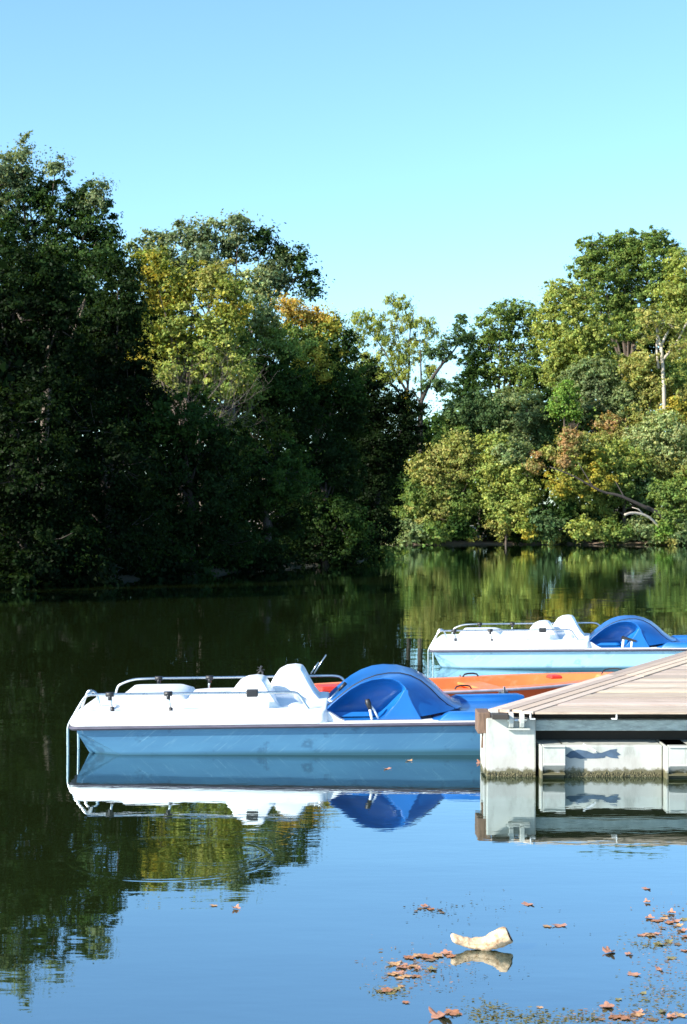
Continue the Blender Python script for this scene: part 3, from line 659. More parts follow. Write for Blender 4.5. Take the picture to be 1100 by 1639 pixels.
def pedal_boat(label, loc, yaw, trim, scale, hull_m, first):
    t = thing('pedal_boat', label, 'pedal boat', loc, yaw, 'pedal boats moored at the dock')
    t.rotation_euler = (0, trim, yaw); t.scale = (scale,)*3
    HW, L = .77, 4.1
    # hull: rings from rim down
    def plan(x0, x1, hw, chx, chy, z):
        return [(x0, -hw+chy, z), (x0+chx, -hw, z), (x1-.1, -hw, z), (x1, -hw+.1, z), (x1, hw-.1, z), (x1-.1, hw, z), (x0+chx, hw, z), (x0, hw-chy, z)]
    s = MB().rings([plan(.05, L-.04, HW-.038, .05, .05, .235), plan(.055, L-.04, HW-.046, .06, .055, .20), plan(.135, L-.1, HW-.125, .30, .14, .0), plan(.22, L-.15, HW-.17, .42, .24, -.10)], capa=False)
    s.build('hull', hull_m, t, bevel=.006, seg=1)
    # rubbing strake
    s = MB()
    s.rings([rrect(0, L, -HW, HW, .10, .235, rl=.09), rrect(-.016, L+.016, -HW-.016, HW+.016, .11, .25, rl=.10), rrect(0, L, -HW, HW, .10, .268, rl=.09)], capa=True, capb=False)
    s.build('rubbing_strake', M['rim'], t, auto=30, smooth=True)
    # rear sun deck (white, high) with soft shoulders
    s = MB(); x1 = 2.22
    z = [(.268, .004), (.275, -.002), (.30, .006), (.345, .014), (.370, .024), (.381, .042), (.385, .08)]
    s.rings([rrect(0+i_, x1-i_*.3, -HW+i_, HW-i_, .09, zz, rl=.10) for zz, i_ in z], capa=False)
    s.build('sun_deck', M['white_gel'], t, smooth=True)
    # floor of the well and the rim ledge along the front half
    s = MB().rings([rrect(2.0, L-.005, -HW+.004, HW-.004, .09, .262), rrect(2.0, L-.005, -HW+.004, HW-.004, .09, .274)])
    s.build('well_floor', M['gel_inner'], t)
    # moulded backrest bump at the ladder end and raised centre hump
    s = MB()
    s.rings([rrect(.36, 1.00, -.34, .62, .10, .375), rrect(.375, .95, -.32, .60, .10, .46), rrect(.40, .86, -.29, .57, .09, .488), rrect(.47, .74, -.2, .48, .06, .494)])
    s.build('head_rest', M['white_gel'], t, smooth=True, auto=60)
    s = MB()
    s.rings([rrect(.80, 2.0, -.42, .66, .16, .38), rrect(.86, 1.95, -.34, .6, .16, .432), rrect(1.0, 1.85, -.2, .5, .14, .452)])
    s.build('deck_hump', M['white_gel'], t, smooth=True, auto=70)
    # seats facing the paddle box
    def seat(u0, y0, y1, h):
        pr = [(u0, .40), (u0+.03, .47), (u0+.07, .55), (u0+.12, .62), (u0+.19, .655), (u0+.27, .665), (u0+.335, .655), (u0+.36, .62),
              (u0+.40, .54), (u0+.45, .45), (u0+.50, .385), (u0+.56, .355), (u0+.72, .335), (u0+.73, .30), (u0, .30)]
        pr = [(u, .3+(zz-.3)*h) for u, zz in pr]
        s = MB().rings([[(u, y0, zz) for u, zz in pr], [(u, y1, zz) for u, zz in pr]])
        return s.build('seat', M['white_gel'], t, smooth=True, bevel=.028, seg=3)
    seat(1.31, -.50, -.02, .90); seat(1.63, .08, .60, 1.0)
    # coaming block at the near and far side of the well
    for sg in (-1, 1):
        pr = [(1.9, .38), (2.18, .372), (2.24, .355), (2.32, .30), (2.38, .272), (1.9, .272)]
        a, b_ = (-.68, -.56) if sg < 0 else (.60, .70)
        MB().rings(extr(pr, a, b_, .012)).build('coaming', M['gel_inner'], t, smooth=True, auto=40)
    # blue foot tray between seats and paddle box
    s = MB().rings([rrect(2.02, 2.6, -.50, .62, .05, .276), rrect(2.0, 2.62, -.52, .64, .06, .335)], capb=False)
    s.rings([rrect(1.98, 2.64, -.54, .66, .06, .30), rrect(2.0, 2.62, -.52, .64, .06, .337)], capa=False, capb=False)
    s.build('foot_tray', M['blue_gel'], t)
    # ---- blue paddle box: arched shell with a hollowed near end
    prof = [(2.30, .385), (2.36, .43), (2.44, .50), (2.53, .575), (2.63, .635), (2.74, .678), (2.85, .700), (2.96, .700), (3.06, .675), (3.16, .62), (3.26, .53), (3.35, .43), (3.43, .365), (3.50, .34)]
    fz = lambda pr, k=.90: [(u-.085, .276+(zz-.276)*k) for u, zz in pr]
    near = [(2.29, .375), (2.33, .42), (2.41, .49), (2.50, .56), (2.59, .612), (2.69, .648), (2.79, .660), (2.87, .652), (2.93, .625), (2.975, .585), (2.995, .545), (3.00, .50), (3.03, .42), (3.10, .30)]
    prof = fz(prof, .885); near = fz(near, .945)
    s = MB(); n = len(prof); rows = []
    for y, f in ((-.60, 1.0), (-.57, .86), (-.45, .45), (-.28, .12), (-.10, 0), (.35, 0), (.55, .3), (.66, .8)):
        rows.append([(a[0]*(1-f)+b_[0]*f, y, a[1]*(1-f)+b_[1]*f) for a, b_ in zip(prof, near)])
    V = [p for r in rows for p in r]; s.add(V, [(i*n+k, i*n+k+1, (i+1)*n+k+1, (i+1)*n+k) for i in range(len(rows)-1) for k in range(n-1)])
    o = s.build('paddle_box', M['blue_gel'], t, smooth=True)
    # hollow near face: lip, then concave dish
    cx, cz = 2.70, .40
    lip = near[:11]; base = [(2.92, .46), (2.86, .38), (2.80, .31), (2.74, .276), (2.55, .276), (2.40, .276), (2.33, .30)]
    loop = lip+fz(base); cx -= .085; cz = .276+(cz-.276)*.9; rr = []
    for y, k in ((-.60, 1.0), (-.612, .985), (-.60, .965), (-.52, .90), (-.44, .75), (-.40, .5), (-.385, .2)):
        rr.append([(cx+(u-cx)*k, y, cz+(zz-cz)*k) for (u, zz) in loop])
    dish = MB().rings(rr, capa=False)
    dish.build('splash_guard', M['blue_gel'], t, smooth=True)
    # wing below the lip that runs down to the rim
    wing = [(3.003, .548), (3.008, .50), (3.045, .41), (3.115, .276), (2.74, .276), (2.80, .31), (2.86, .38), (2.92, .46), (2.965, .545)]
    wing = fz(wing, .945)
    MB().rings([[(u, y, zz) for u, zz in wing] for y in (-.612, -.57)]).build('wing', M['blue_gel'], t, bevel=.006)
    # moulded seam over the shell
    s = MB(); pth = [Vector((u+.0, -.33+.02*k/13, zz+.002)) for k, (u, zz) in enumerate(rows_mid(prof, near, .2))]
    s.tube(pth, .008, 6); s.build('seam', M['rim'] if False else M['black'], t, smooth=True)
    # blue fore deck with raised side edges
    s = MB().rings([rrect(3.12, L-.06, -.66, .66, .06, .272), rrect(3.15, L-.08, -.65, .65, .06, .285), rrect(3.20, L-.12, -.62, .62, .06, .292)])
    s.build('fore_deck', M['blue_gel'], t, smooth=True, auto=40)
    for sg in (-1, 1):
        a, b_ = sg*.71, sg*.58; lo, hi = min(a, b_), max(a, b_); u0 = 3.17 if sg < 0 else 3.30
        pr = [(u0, .276), (u0+.06, .325), (u0+.10, .343), (L-.12, .348), (L-.06, .33), (L-.05, .276)]
        MB().rings(extr(pr, lo, hi, .015)).build('side_ledge', M['blue_gel'], t, smooth=True, auto=40)
    # ---- rails
    rz = .530
    def tube(pts, r=.0115, it=2): return MB().tube(smooth_path(pts, it), r, 8)
    yn, yf = -.66, .68
    tube([(2.11, yn, .30), (2.03, yn, .42), (1.97, yn, rz-.01), (1.92, yn, rz), (1.90, yn, rz), (1.0, yn, rz), (.22, yn, rz), (.16, yn, rz), (.12, yn, rz-.02), (.03, yn, .36), (-.025, yn, .27), (-.03, yn, .20), (-.03, yn, -.25)]).build('hand_rail', M['steel'], t, smooth=True)
    tube([(2.42, yf, .30), (2.38, yf, .44), (2.33, yf, rz-.01), (2.26, yf, rz+.005), (2.1, yf, rz+.005), (1.0, yf, rz), (.42, yf, rz), (.33, yf, rz-.015), (.25, yf, rz-.045), (.21, yf, .46), (.19, yf, .39)]).build('hand_rail', M['steel'], t, smooth=True)
    # inner ladder leg
    yi = -.30
    tube([(.20, yi, .38), (.17, yi, .50), (.12, yi, .53), (.085, yi, .52), (.03, yi, .36), (.0, yi, .27), (.0, yi, .20), (.0, yi, -.25)]).build('ladder_leg', M['steel'], t, smooth=True)
    tube([(.135, yn, rz-.01), (.15, (yn+yi)/2, rz), (.12, yi, .53)], it=1).build('ladder_bar', M['steel'], t, smooth=True)
    for zz in (-.03, -.2):
        tube([(-.03, yn, zz), (-.01, yi, zz)], it=0).build('ladder_rung', M['steel'], t, smooth=True)
    def post(u, y, zb, du=.0):
        p = MB().tube([(u+du, y, zb), (u+du*.6, y, (zb+rz)/2), (u, y, rz)], .010, 8).build('rail_post', M['steel'], t, smooth=True)
        MB().tube([(u-.035, y, rz), (u+.035, y, rz)], .021, 8).tube([(u, y, rz), (u, y, rz-.05)], .018, 8).build('clamp', M['black'], p, smooth=True)
        MB().tube([(u+du, y, zb-.01), (u+du, y, zb+.035)], .018, 8).build('foot', M['black'], p, smooth=True)
    post(.34, yn, .385, .02); post(.845, yn, .375, .02); post(.60, yf, .385, -.01); post(1.08, yf, .385, -.01)
    MB().box((1.52, yn-.03, rz-.035), (1.62, yn+.05, rz+.028)).build('rail_clip', M['black'], t, bevel=.008)
    MB().tube([(2.11, yn, .29), (2.065, yn, .355)], .019, 8).tube([(2.07, yn, .285), (2.16, yn, .283)], .012, 6).build('rail_foot', M['black'], t, smooth=True)
    # near control lever
    if first:
        lv = MB().tube([(2.60, -.60, .276), (2.585, -.60, .36), (2.565, -.60, .42)], .012, 8).tube([(2.66, -.58, .276), (2.62, -.585, .36), (2.58, -.59, .41)], .010, 8).build('lever', M['white_gel'], t, smooth=True)
        MB().tube([(2.585, -.60, .37), (2.57, -.60, .42), (2.56, -.60, .455)], [.018, .026, .020], 8).build('grip', M['black'], lv, smooth=True)
    else:
        lv = MB().tube([(2.66, -.60, .276), (2.68, -.60, .41)], .018, 8).tube([(2.78, -.60, .276), (2.79, -.60, .38)], .018, 8).build('lever', M['white_gel'], t, smooth=True)
        MB().add([(2.64, -.63, .40), (2.83, -.63, .355), (2.85, -.63, .375), (2.66, -.63, .435), (2.64, -.55, .40), (2.83, -.55, .355), (2.85, -.55, .375), (2.66, -.55, .435)],
                 [(0, 1, 2, 3), (7, 6, 5, 4), (0, 4, 5, 1), (1, 5, 6, 2), (2, 6, 7, 3), (3, 7, 4, 0)]).build('grip', M['black'], lv)
    MB().box((2.72, -.60, .276), (2.80, -.55, .30)).build('hinge', M['black'], t, bevel=.004)
    if first:
        lv = MB().tube([(2.19, .02, .33), (2.22, .02, .38), (2.31, .02, .47)], .011, 8).build('steering_lever', M['steel'], t, smooth=True)
        MB().tube([(2.31, .02, .47), (2.375, .02, .535)], [.014, .018], 8).build('grip', M['black'], lv, smooth=True)
        MB().tube([(2.17, .02, .30), (2.19, .02, .345)], [.05, .02], 10).build('lever_socket', M['white_gel'], lv, smooth=True)
        for a, b_ in (((2.07, .66, .56), (2.185, .66, .735)), ((2.04, .63, .56), (2.115, .63, .67))):
            MB().tube([a, b_], .007, 6).build('rod', M['steel'], t, smooth=True)
        # frayed rope knotted to the far rail
        rk = MB(); rnd = random.Random(3); c0 = Vector((1.57, yf, rz+.02))
        rk.tube(smooth_path([c0+Vector((-.01, 0, -.03)), c0+Vector((.02, 0, .02)), c0+Vector((-.012, 0, .05)), c0+Vector((.005, 0, .085))], 1), .011, 6)
        for k in range(8):
            e = c0+Vector((rnd.uniform(-.05, .05), rnd.uniform(-.02, .02), rnd.uniform(-.03, .09)))
            rk.tube([c0+Vector((0, 0, .03)), (c0+e)/2+Vector((0, 0, .03)), e], .0035, 4)
        rk.build('rope_knot', M['black'], t)
    return t
def rows_mid(a, b, f): return [(p[0]*(1-f)+q[0]*f, p[1]*(1-f)+q[1]*f) for p, q in zip(a, b)]

pedal_boat('mid-blue hulled white pedal boat with blue paddle box, nearest, ladder at its left end', (-2.345, 14.80, -.010), R(-.5), R(-.75), 1.0, M['hull_blue'], True)
pedal_boat('pale-blue hulled white pedal boat moored beyond the orange rowing boat', (1.27, 22.65, -.008), R(-9), R(-1.1), .96, M['hull_pale'], False)

# ================================================================== ORANGE ROWING BOAT
def row_boat():
    t = thing('rowing_boat', 'faded orange fibreglass rowing boat floating between the two pedal boats', 'rowing boat', (-.62, 16.55, 0), R(17))
    L = 3.95; N = 22
    def hw(u):
        f = u/L; return .60*min(1, (.62+.38*math.sin(min(1, f/.35)*math.pi/2)))*(1 if f < .55 else max(.16, 1-((f-.55)/.45)**2.2*.9))
    def sheer(u): f = u/L; return .29+.02*f+.11*max(0, f-.45)**1.5
    prof = lambda u: [(1.0, sheer(u)), (.97, sheer(u)-.03), (.90, .12), (.72, -.02), (.0, -.08)]
    rows = []
    for i in range(N+1):
        u = L*i/N; pr = prof(u); h = hw(u)
        rows.append([(u, -f*h, z) for f, z in pr]+[(u, f*h, z) for f, z in pr[-2::-1]])
    n = len(rows[0]); s = MB()
    s.add([p for r in rows for p in r], [(i*n+k, i*n+k+1, (i+1)*n+k+1, (i+1)*n+k) for i in range(N) for k in range(n-1)]+[tuple(range(n)), tuple(range(N*n, (N+1)*n))[::-1]])
    s.build('hull', M['orange'], t, smooth=True, auto=40)
    # inner moulding: wide flat gunwale and tub
    rows = []
    for i in range(N+1):
        u = .02+(L-.04)*i/N; h = hw(u); zs = sheer(u)
        tub = 1 if .25 < u < L-.55 else 0
        k1 = max(.0, h-.13); dz = .18*tub
        rows.append([(u, -h, zs), (u, -h+.01, zs+.012), (u, -k1, zs+.01), (u, -k1+.03*tub, zs-dz), (u, k1-.03*tub, zs-dz), (u, k1, zs+.01), (u, h-.01, zs+.012), (u, h, zs)])
    n = 8; s = MB(); s.add([p for r in rows for p in r], [(i*n+k, i*n+k+1, (i+1)*n+k+1, (i+1)*n+k) for i in range(N) for k in range(n-1)])
    s.build('inner_moulding', M['orange_pale'], t, smooth=True, auto=35)
    for sg in (-1, 1):
        s = MB(); s.tube([(L*i/N, sg*(hw(L*i/N)+.006), sheer(L*i/N)-.008) for i in range(N+1)], .016, 6); s.build('rubbing_strake', M['grey_rim'], t, smooth=True)
    for u in (1.05, 2.2):
        h = hw(u); MB().box((u-.13, -h+.12, .24), (u+.13, h-.12, .275)).build('thwart', M['orange_pale'], t, bevel=.01)
    MB().box((L-1.0, -.02, sheer(L-.95)), (L-.86, .14, sheer(L-.9)+.035), .01).build('locker_lid', M['red'], t, bevel=.015)
    MB().box((.35, -.2, .285), (.62, .1, .34), .02).build('locker_lid', M['red'], t, bevel=.015)
    for u, sg in ((1.75, -1), (2.25, 1), (.9, 1)):
        y = sg*(hw(u)-.065); z = sheer(u)+.012
        MB().tube(smooth_path([(u-.09, y, z), (u-.065, y, z+.035), (u+.065, y, z+.035), (u+.09, y, z)], 1), .009, 6).build('carry_handle', M['black'], t, smooth=True)
    for sg in (-1, 1):
        u = 2.15; y = sg*(hw(u)+.02); z = sheer(u)
        MB().box((u-.05, y-.012, z-.09), (u+.05, y+.012, z-.02)).tube([(u, y-.03, z-.05), (u, y-.03, z+.03)], .014, 6).build('oarlock', M['steel'], t, bevel=.004)
    c = Vector((L-.25, 0, sheer(L)+.015))
    MB().tube(smooth_path([c+Vector((-.2, -.1, 0)), c+Vector((-.1, .05, .035)), c+Vector((.05, .02, .045)), c+Vector((.12, .0, .01))], 2), .007, 5).build('bow_rope', M['dark_wood_and_shade'], t)
row_boat()

# ================================================================== DOCK
def dock():
    t = thing('dock', 'weathered wooden boat dock on white pontoons at the right', 'dock', (0, 0, 0))
    rnd = random.Random(8)
    def boards(name, polys, z0, z1):
        s = MB(); tone = []
        for pl, tn in polys:
            n = len(pl); dz = rnd.uniform(-.003, .003) if n < 6 else .006
            s.add([(p[0], p[1], z0) for p in pl]+[(p[0], p[1], z1+dz) for p in pl],
                  [tuple(range(n))[::-1], tuple(range(n, 2*n))]+[(i, (i+1) % n, n+(i+1) % n, n+i) for i in range(n)])
            tone += [tn]*(n+2)
        me = bpy.data.meshes.new(name); me.from_pydata(s.v, [], s.f); me.update()
        a = me.attributes.new('tone', 'FLOAT_COLOR', 'FACE')
        for i, tn in enumerate(tone): a.data[i].color = (*tn, 1)
        return obj(name, me, M['deck'], t)
    d = Vector((.447, .894)); pn = Vector((.894, -.447))
    A = Vector((1.163, 13.11))                       # outer near corner of the edging
    zt = .522
    def tn(): k = rnd.uniform(.66, 1.15); return (k, k*rnd.uniform(.96, 1.02), k*rnd.uniform(.92, 1.02))
    polys = []
    for k in range(4):
        a = .098*k; b_ = a+.084; st = rnd.uniform(-.015, .015); L0 = 0
        while L0 < 13:
            L1 = L0+3.1
            q = [A+pn*a+d*(L0+st), A+pn*b_+d*(L0+st), A+pn*b_+d*(L1+st-.006), A+pn*a+d*(L1+st-.006)]
            polys.append(([(p.x, p.y) for p in q], tn())); L0 = L1
    boards('edging_boards', polys, .503, zt+.004)
    MB().box((1.176, 12.905, .464), (1.300, 13.03, .501)).build('shadow_caster', M['dark_wood_and_shade'], t)  # dark block added to cast a shadow on the corner column
    inner = A+pn*.398
    polys = []; y = inner.y-.01; k = 0
    y0 = y
    while y < 25:
        y1 = y+.138
        xa = inner.x+(y-inner.y)*d.x/d.y+rnd.uniform(-.004, .006); xb = inner.x+(y1-inner.y)*d.x/d.y
        segs = [xa, xa+rnd.uniform(1.6, 2.6), 9.5]
        polys.append(([(xa, y), (segs[1]-.003, y), (segs[1]-.003, y1), (xb, y1)], tn()))
        polys.append(([(segs[1]+.003, y), (9.5, y), (9.5, y1), (segs[1]+.003, y1)], tn()))
        y = y1+.017
    boards('deck_boards', polys, .504, zt)
    # timber under the boards
    for xx in (1.75, 2.45, 3.2, 4.0, 5.0):
        ye = inner.y+(xx-inner.x)/.5-.15
        MB().box((xx, 13.22, .40), (xx+.07, min(24, ye), .488)).build('joist', M['dark_wood_and_shade'], t)
    q0 = A+pn*.05+d*.08; q1 = A+pn*.30+d*.08
    s = MB(); e = d*11
    s.add([(p.x, p.y, z) for z in (.33, .488) for p in (q0, q1, q1+e, q0+e)], [(3, 2, 1, 0), (4, 5, 6, 7), (0, 1, 5, 4), (1, 2, 6, 5), (2, 3, 7, 6), (3, 0, 4, 7)])
    s.build('edge_timber', M['dark_wood_and_shade'], t)
    MB().box((1.54, 13.185, .40), (9.4, 13.215, .502)).build('gap_blocker', M['dark_wood_and_shade'], t)  # dark strip added to block light in the gap below the boards
    # brown end block
    MB().box((1.068, 13.02, .335), (1.172, 13.30, .505)).build('end_block', M['block_wood'], t, bevel=.008)
    MB().box((1.10, 13.05, .22), (1.135, 13.10, .335), .008).build('splinter', M['block_wood'], t)
    # corner pontoon column
    py = 13.0
    MB().box((1.135, py, -.35), (1.528, 13.6, .462)).build('corner_post', M['pontoon'], t, bevel=.012)
    MB().box((1.115, py+.02, .02), (1.133, 13.3, .34)).build('side_plate', M['pontoon'], t, bevel=.003)
    # bolted hinge lugs on the column
    MB().box((1.30, py-.04, .372), (1.48, py-.002, .386)).build('lug_plate', M['pontoon'], t, bevel=.004)
    for u in (1.31, 1.395):
        rg = [[(x_, yy, zz) for yy, zz in [(py-.002, .385), (py-.045, .395), (py-.062, .43), (py-.066, .465), (py-.055, .50), (py-.03, .515), (py-.002, .515)]] for x_ in (u, u+.036)]
        MB().rings(rg).build('lug', M['pontoon'], t, bevel=.003)
    MB().tube([(1.30, py-.03, .45), (1.45, py-.03, .45)], .012, 8).build('hinge_pin', M['steel'], t, smooth=True)
    # steel angle clips
    for u in (1.475, 2.155):
        MB().box((u, py-.075, .462), (u+.006, py-.02, .518)).box((u-.035 if u > 2 else u+.006, py-.075, .462), (u if u > 2 else u+.04, py-.02, .468)).build('angle_clip', M['white_gel'], t)
    # long grey beam
    MB().box((1.53, 13.08, .352), (9.4, 13.18, .438)).build('beam', M['beam'], t, bevel=.006)
    MB().box((1.53, 13.3, .25), (9.4, 13.34, .40)).build('back_beam', M['dark_wood_and_shade'], t)
    # floats
    def fl(x0, x1, y0, z1=.250):
        o = MB().box((x0, y0, -.35), (x1, y0+.75, z1)).build('float', M['pontoon'], t, bevel=.014); return o
    fl(1.72, 2.535, 12.99); fl(2.54, 3.6, 12.93); fl(3.7, 4.5, 12.99); fl(4.55, 5.6, 12.93)
    for x0 in (1.572, 2.556, 3.62):                    # stepped clamp housings standing proud of the floats
        w_ = .175
        pr = [(.262, .0), (.262, .085), (.250, .09), (.245, .075), (.12, .075), (.105, .08), (.045, .02), (.035, .075), (.028, .075), (.02, 0)]
        yb = 12.965 if x0 < 2 or x0 > 3 else 12.928
        rg = [[(x_, yb-p[1], p[0]) for p in pr] for x_ in (x0, x0+w_)]
        MB().rings(rg).build('float_housing', M['pontoon'], t, bevel=.003)
        MB().box((x0-.018, yb-.07, -.1), (x0-.002, yb+.3, .255)).build('housing_rib', M['pontoon'], t, bevel=.003)
        MB().box((x0, yb+.001, -.2), (x0+w_, yb+.5, .25)).build('housing_core', M['pontoon'], t)
    # more float rows added underneath, under-deck shade put into their dark colour
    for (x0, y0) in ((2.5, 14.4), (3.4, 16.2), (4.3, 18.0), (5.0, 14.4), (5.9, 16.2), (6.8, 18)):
        MB().box((x0, y0, -.3), (x0+2.4, y0+.9, .40)).build('float', M['dark_wood_and_shade'], t)  # added float, under-deck shade put into its colour
    # algae and mussel crust where the water laps
    def crust(x0, x1, yf):
        s = MB(); rnd2 = random.Random(int(x0*100))
        for _ in range(int((x1-x0)*520)):
            x_ = rnd2.uniform(x0, x1); z_ = rnd2.uniform(-.015, .034)*(1-.3*rnd2.random()); r_ = rnd2.uniform(.004, .011)
            c = Vector((x_, yf-.003, z_)); tv = Vector((rnd2.uniform(-.4, .4), 0, 1)).normalized()
            s.tube([c-tv*r_*1.2, c, c+tv*r_*1.2], [r_*.3, r_*.8, r_*.3], 5)
        s.build('algae_crust', M['crust'], t)
    crust(1.137, 1.526, py); crust(1.735, 2.53, 12.988); crust(2.745, 3.1, 12.928)
    # ragged dark blue patch on the long float
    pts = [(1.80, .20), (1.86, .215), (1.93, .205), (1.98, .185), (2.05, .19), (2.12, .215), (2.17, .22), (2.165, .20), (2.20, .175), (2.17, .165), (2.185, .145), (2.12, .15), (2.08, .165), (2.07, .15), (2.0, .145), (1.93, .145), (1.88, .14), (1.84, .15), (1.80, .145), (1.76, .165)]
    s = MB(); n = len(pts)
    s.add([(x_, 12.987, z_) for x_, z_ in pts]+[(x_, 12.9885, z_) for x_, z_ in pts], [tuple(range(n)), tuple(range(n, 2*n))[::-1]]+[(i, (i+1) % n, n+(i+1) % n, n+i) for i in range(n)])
    s.build('dark_patch', M['dark_mark'], t)
    MB().tube([(1.90, 12.975, .262), (2.0, 12.975, .205)], .006, 5).build('cable_end', M['white_gel'], t)
dock()

# ================================================================== FLOATING THINGS
def driftwood():
    Y = 7.86; o = P(772, 1523, Y); k = Y/FPX
    st = [(723, 1500, 7, 7), (727, 1500, 10, 9), (736, 1501, 9, 9), (748, 1506, 9, 9), (762, 1508, 10, 10), (776, 1507, 12, 11), (788, 1504, 14, 13), (798, 1500, 15, 14), (807, 1496, 15, 14), (815, 1493, 14, 13)]
    rnd = random.Random(6); rings = []
    for i, (x, y, rz_, ry_) in enumerate(st):
        c = P(x, y+3, Y)-Vector((o.x, Y, 0)); tilt = (-.2 if i < 2 else -.5*(i/9)**1.5)
        ring = []
        for a in range(14):
            an = 2*math.pi*a/14; w_ = 1+rnd.uniform(-.24, .24)
            zz = rz_*k*.88*math.sin(an)*w_
            ring.append((c.x+zz*tilt, ry_*k*1.3*math.cos(an)*w_, c.z+zz))
        rings.append(ring)
    # hollow broken end on the right
    c = [sum(p[j] for p in rings[-1])/14 for j in range(3)]
    rings.append([(c[0]+(p[0]-c[0])*.8, c[1]+(p[1]-c[1])*.8, c[2]+(p[2]-c[2])*.8) for p in rings[-1]])
    rings.append([(c[0]-.02+(p[0]-c[0])*.6, c[1]+(p[1]-c[1])*.6, c[2]+(p[2]-c[2])*.6) for p in rings[-2]])
    ob = MB().rings(rings).build('driftwood', M['drift'], smooth=True, auto=38)
    tx = bpy.data.textures.new('knots', 'CLOUDS'); tx.noise_scale = .035
    sb = ob.modifiers.new('subd', 'SUBSURF'); sb.levels = sb.render_levels = 2
    dm = ob.modifiers.new('knots', 'DISPLACE'); dm.texture = tx; dm.strength = .016; dm.mid_level = .5; dm.texture_coords = 'LOCAL'
    er = [(p[0]+.004, p[1], p[2]) for p in rings[-2]]
    MB().add(er+[(sum(p[0] for p in er)/14-.012, sum(p[1] for p in er)/14, sum(p[2] for p in er)/14)], [(i, (i+1) % 14, 14) for i in range(14)]).build('broken_end', M['bark'], ob)
    ob.location = (o.x, Y, 0)
    tag(ob, 'short cream-coloured bleached driftwood log floating among leaves', 'driftwood')
driftwood()

def leaf_mesh(seed, curl, lob=5):
    rnd = random.Random(seed); n = 40; s = MB(); V = [(0, 0, .004)]; 
    for ring in (.5, 1.0):
        for k in range(n):
            a = 2*math.pi*k/n
            r = (.55+.45*abs(math.cos(a*lob/2+.3))**.7)*(1 if ring == 1 else .75)+rnd.uniform(-.06, .06)*ring
            r *= ring*.06
            z = curl*(r/.06)**2*.045*(.5+.5*math.sin(a*2+seed))+rnd.uniform(-.002, .003)
            V.append((r*math.cos(a)*1.15, r*math.sin(a)*.9, max(.001, z)+.003))
    F = [(0, 1+k, 1+(k+1) % n) for k in range(n)]+[(1+k, 1+n+k, 1+n+(k+1) % n, 1+(k+1) % n) for k in range(n)]
    s.add(V, F); me = bpy.data.meshes.new('fallen_leaf'); me.from_pydata(s.v, [], s.f); me.update()
    for p in me.polygons: p.use_smooth = True
    return me
LC = [simple('dead leaf rust', (.34, .14, .06), .7, .3, 25), simple('dead leaf tan', (.44, .25, .11), .7, .3, 25), simple('dead leaf pinkish', (.42, .20, .12), .7, .25, 25), simple('dead leaf dark', (.16, .10, .05), .7, .4, 25), simple('dead leaf olive', (.22, .19, .07), .7, .3, 25)]
LM = []
for i in range(10):
    me = leaf_mesh(i, [.15, .5, 1.0, .3, .8][i % 5]); me.materials.append(LC[i % 5]); LM.append(me)
rndl = random.Random(21)
TONE = ['rust', 'tan', 'pinkish', 'dark brown', 'olive']
ORD = ['leftmost', 'second from the left', 'third from the left', 'fourth from the left', 'fifth from the left', 'sixth from the left', 'seventh from the left', 'eighth from the left',
       'ninth from the left', 'tenth from the left', 'eleventh from the left', 'eleventh from the right', 'tenth from the right', 'ninth from the right', 'eighth from the right', 'seventh from the right',
       'sixth from the right', 'fifth from the right', 'fourth from the right', 'third from the right', 'second from the right', 'rightmost']
def leaf_group(where, group, items):
    items = sorted(items); n = len(items)
    for i, (x, y, sz, mi) in enumerate(items):
        o = ORD[i] if i < (n+1)//2 else ORD[22-(n-i)]
        leaf_at(x, y, sz, mi, '%s dead leaf, %s %s' % (TONE[mi % 5], o, where), group)
def leaf_at(x, y, sz, mi, label, group, flat=.8):
    sz *= .60; flat = rndl.choice([.25, .35, .5, .9])
    Y = CAMZ*FPX/(y-CY); o = bpy.data.objects.new('fallen_leaf', LM[mi]); C.objects.link(o)
    o.location = ((x-CX)*Y/FPX, Y, .001+rndl.uniform(0, .002)); o.scale = (sz, sz, sz*flat)
    o.rotation_euler = (rndl.uniform(-.06, .06), rndl.uniform(-.06, .06), rndl.uniform(0, 6.28))
    tag(o, label, 'leaf', group)
G1 = ('in the loose clump left of the driftwood', 'dead leaves left of the driftwood')
leaf_group(*G1, [(655, 1533, .9, 0), (668, 1530, .8, 1), (683, 1532, 1.1, 5), (700, 1530, 1.0, 1), (715, 1526, .9, 2), (722, 1531, .7, 0), (690, 1537, .8, 8),
                       (630, 1544, .9, 1), (645, 1548, 1.1, 2), (660, 1547, .8, 6), (668, 1551, .6, 2), (628, 1560, .7, 1), (636, 1558, 1.0, 7), (650, 1563, .7, 1), (665, 1563, .7, 0), (640, 1566, .6, 6),
                       (608, 1587, .6, 3), (620, 1586, .9, 0), (635, 1583, .7, 4), (625, 1590, .6, 9), (642, 1579, .5, 1), (692, 1552, .7, 9)])
G2 = ('in the small dark cluster above the driftwood', 'dead leaves above left of the driftwood')
leaf_group(*G2, [(672, 1455, .5, 3), (682, 1452, .8, 2), (690, 1455, .7, 5), (704, 1457, .5, 3), (708, 1461, .5, 8), (666, 1459, .4, 8)])
G3 = ('in the drift at the right edge', 'dead leaves drifting at the right edge')
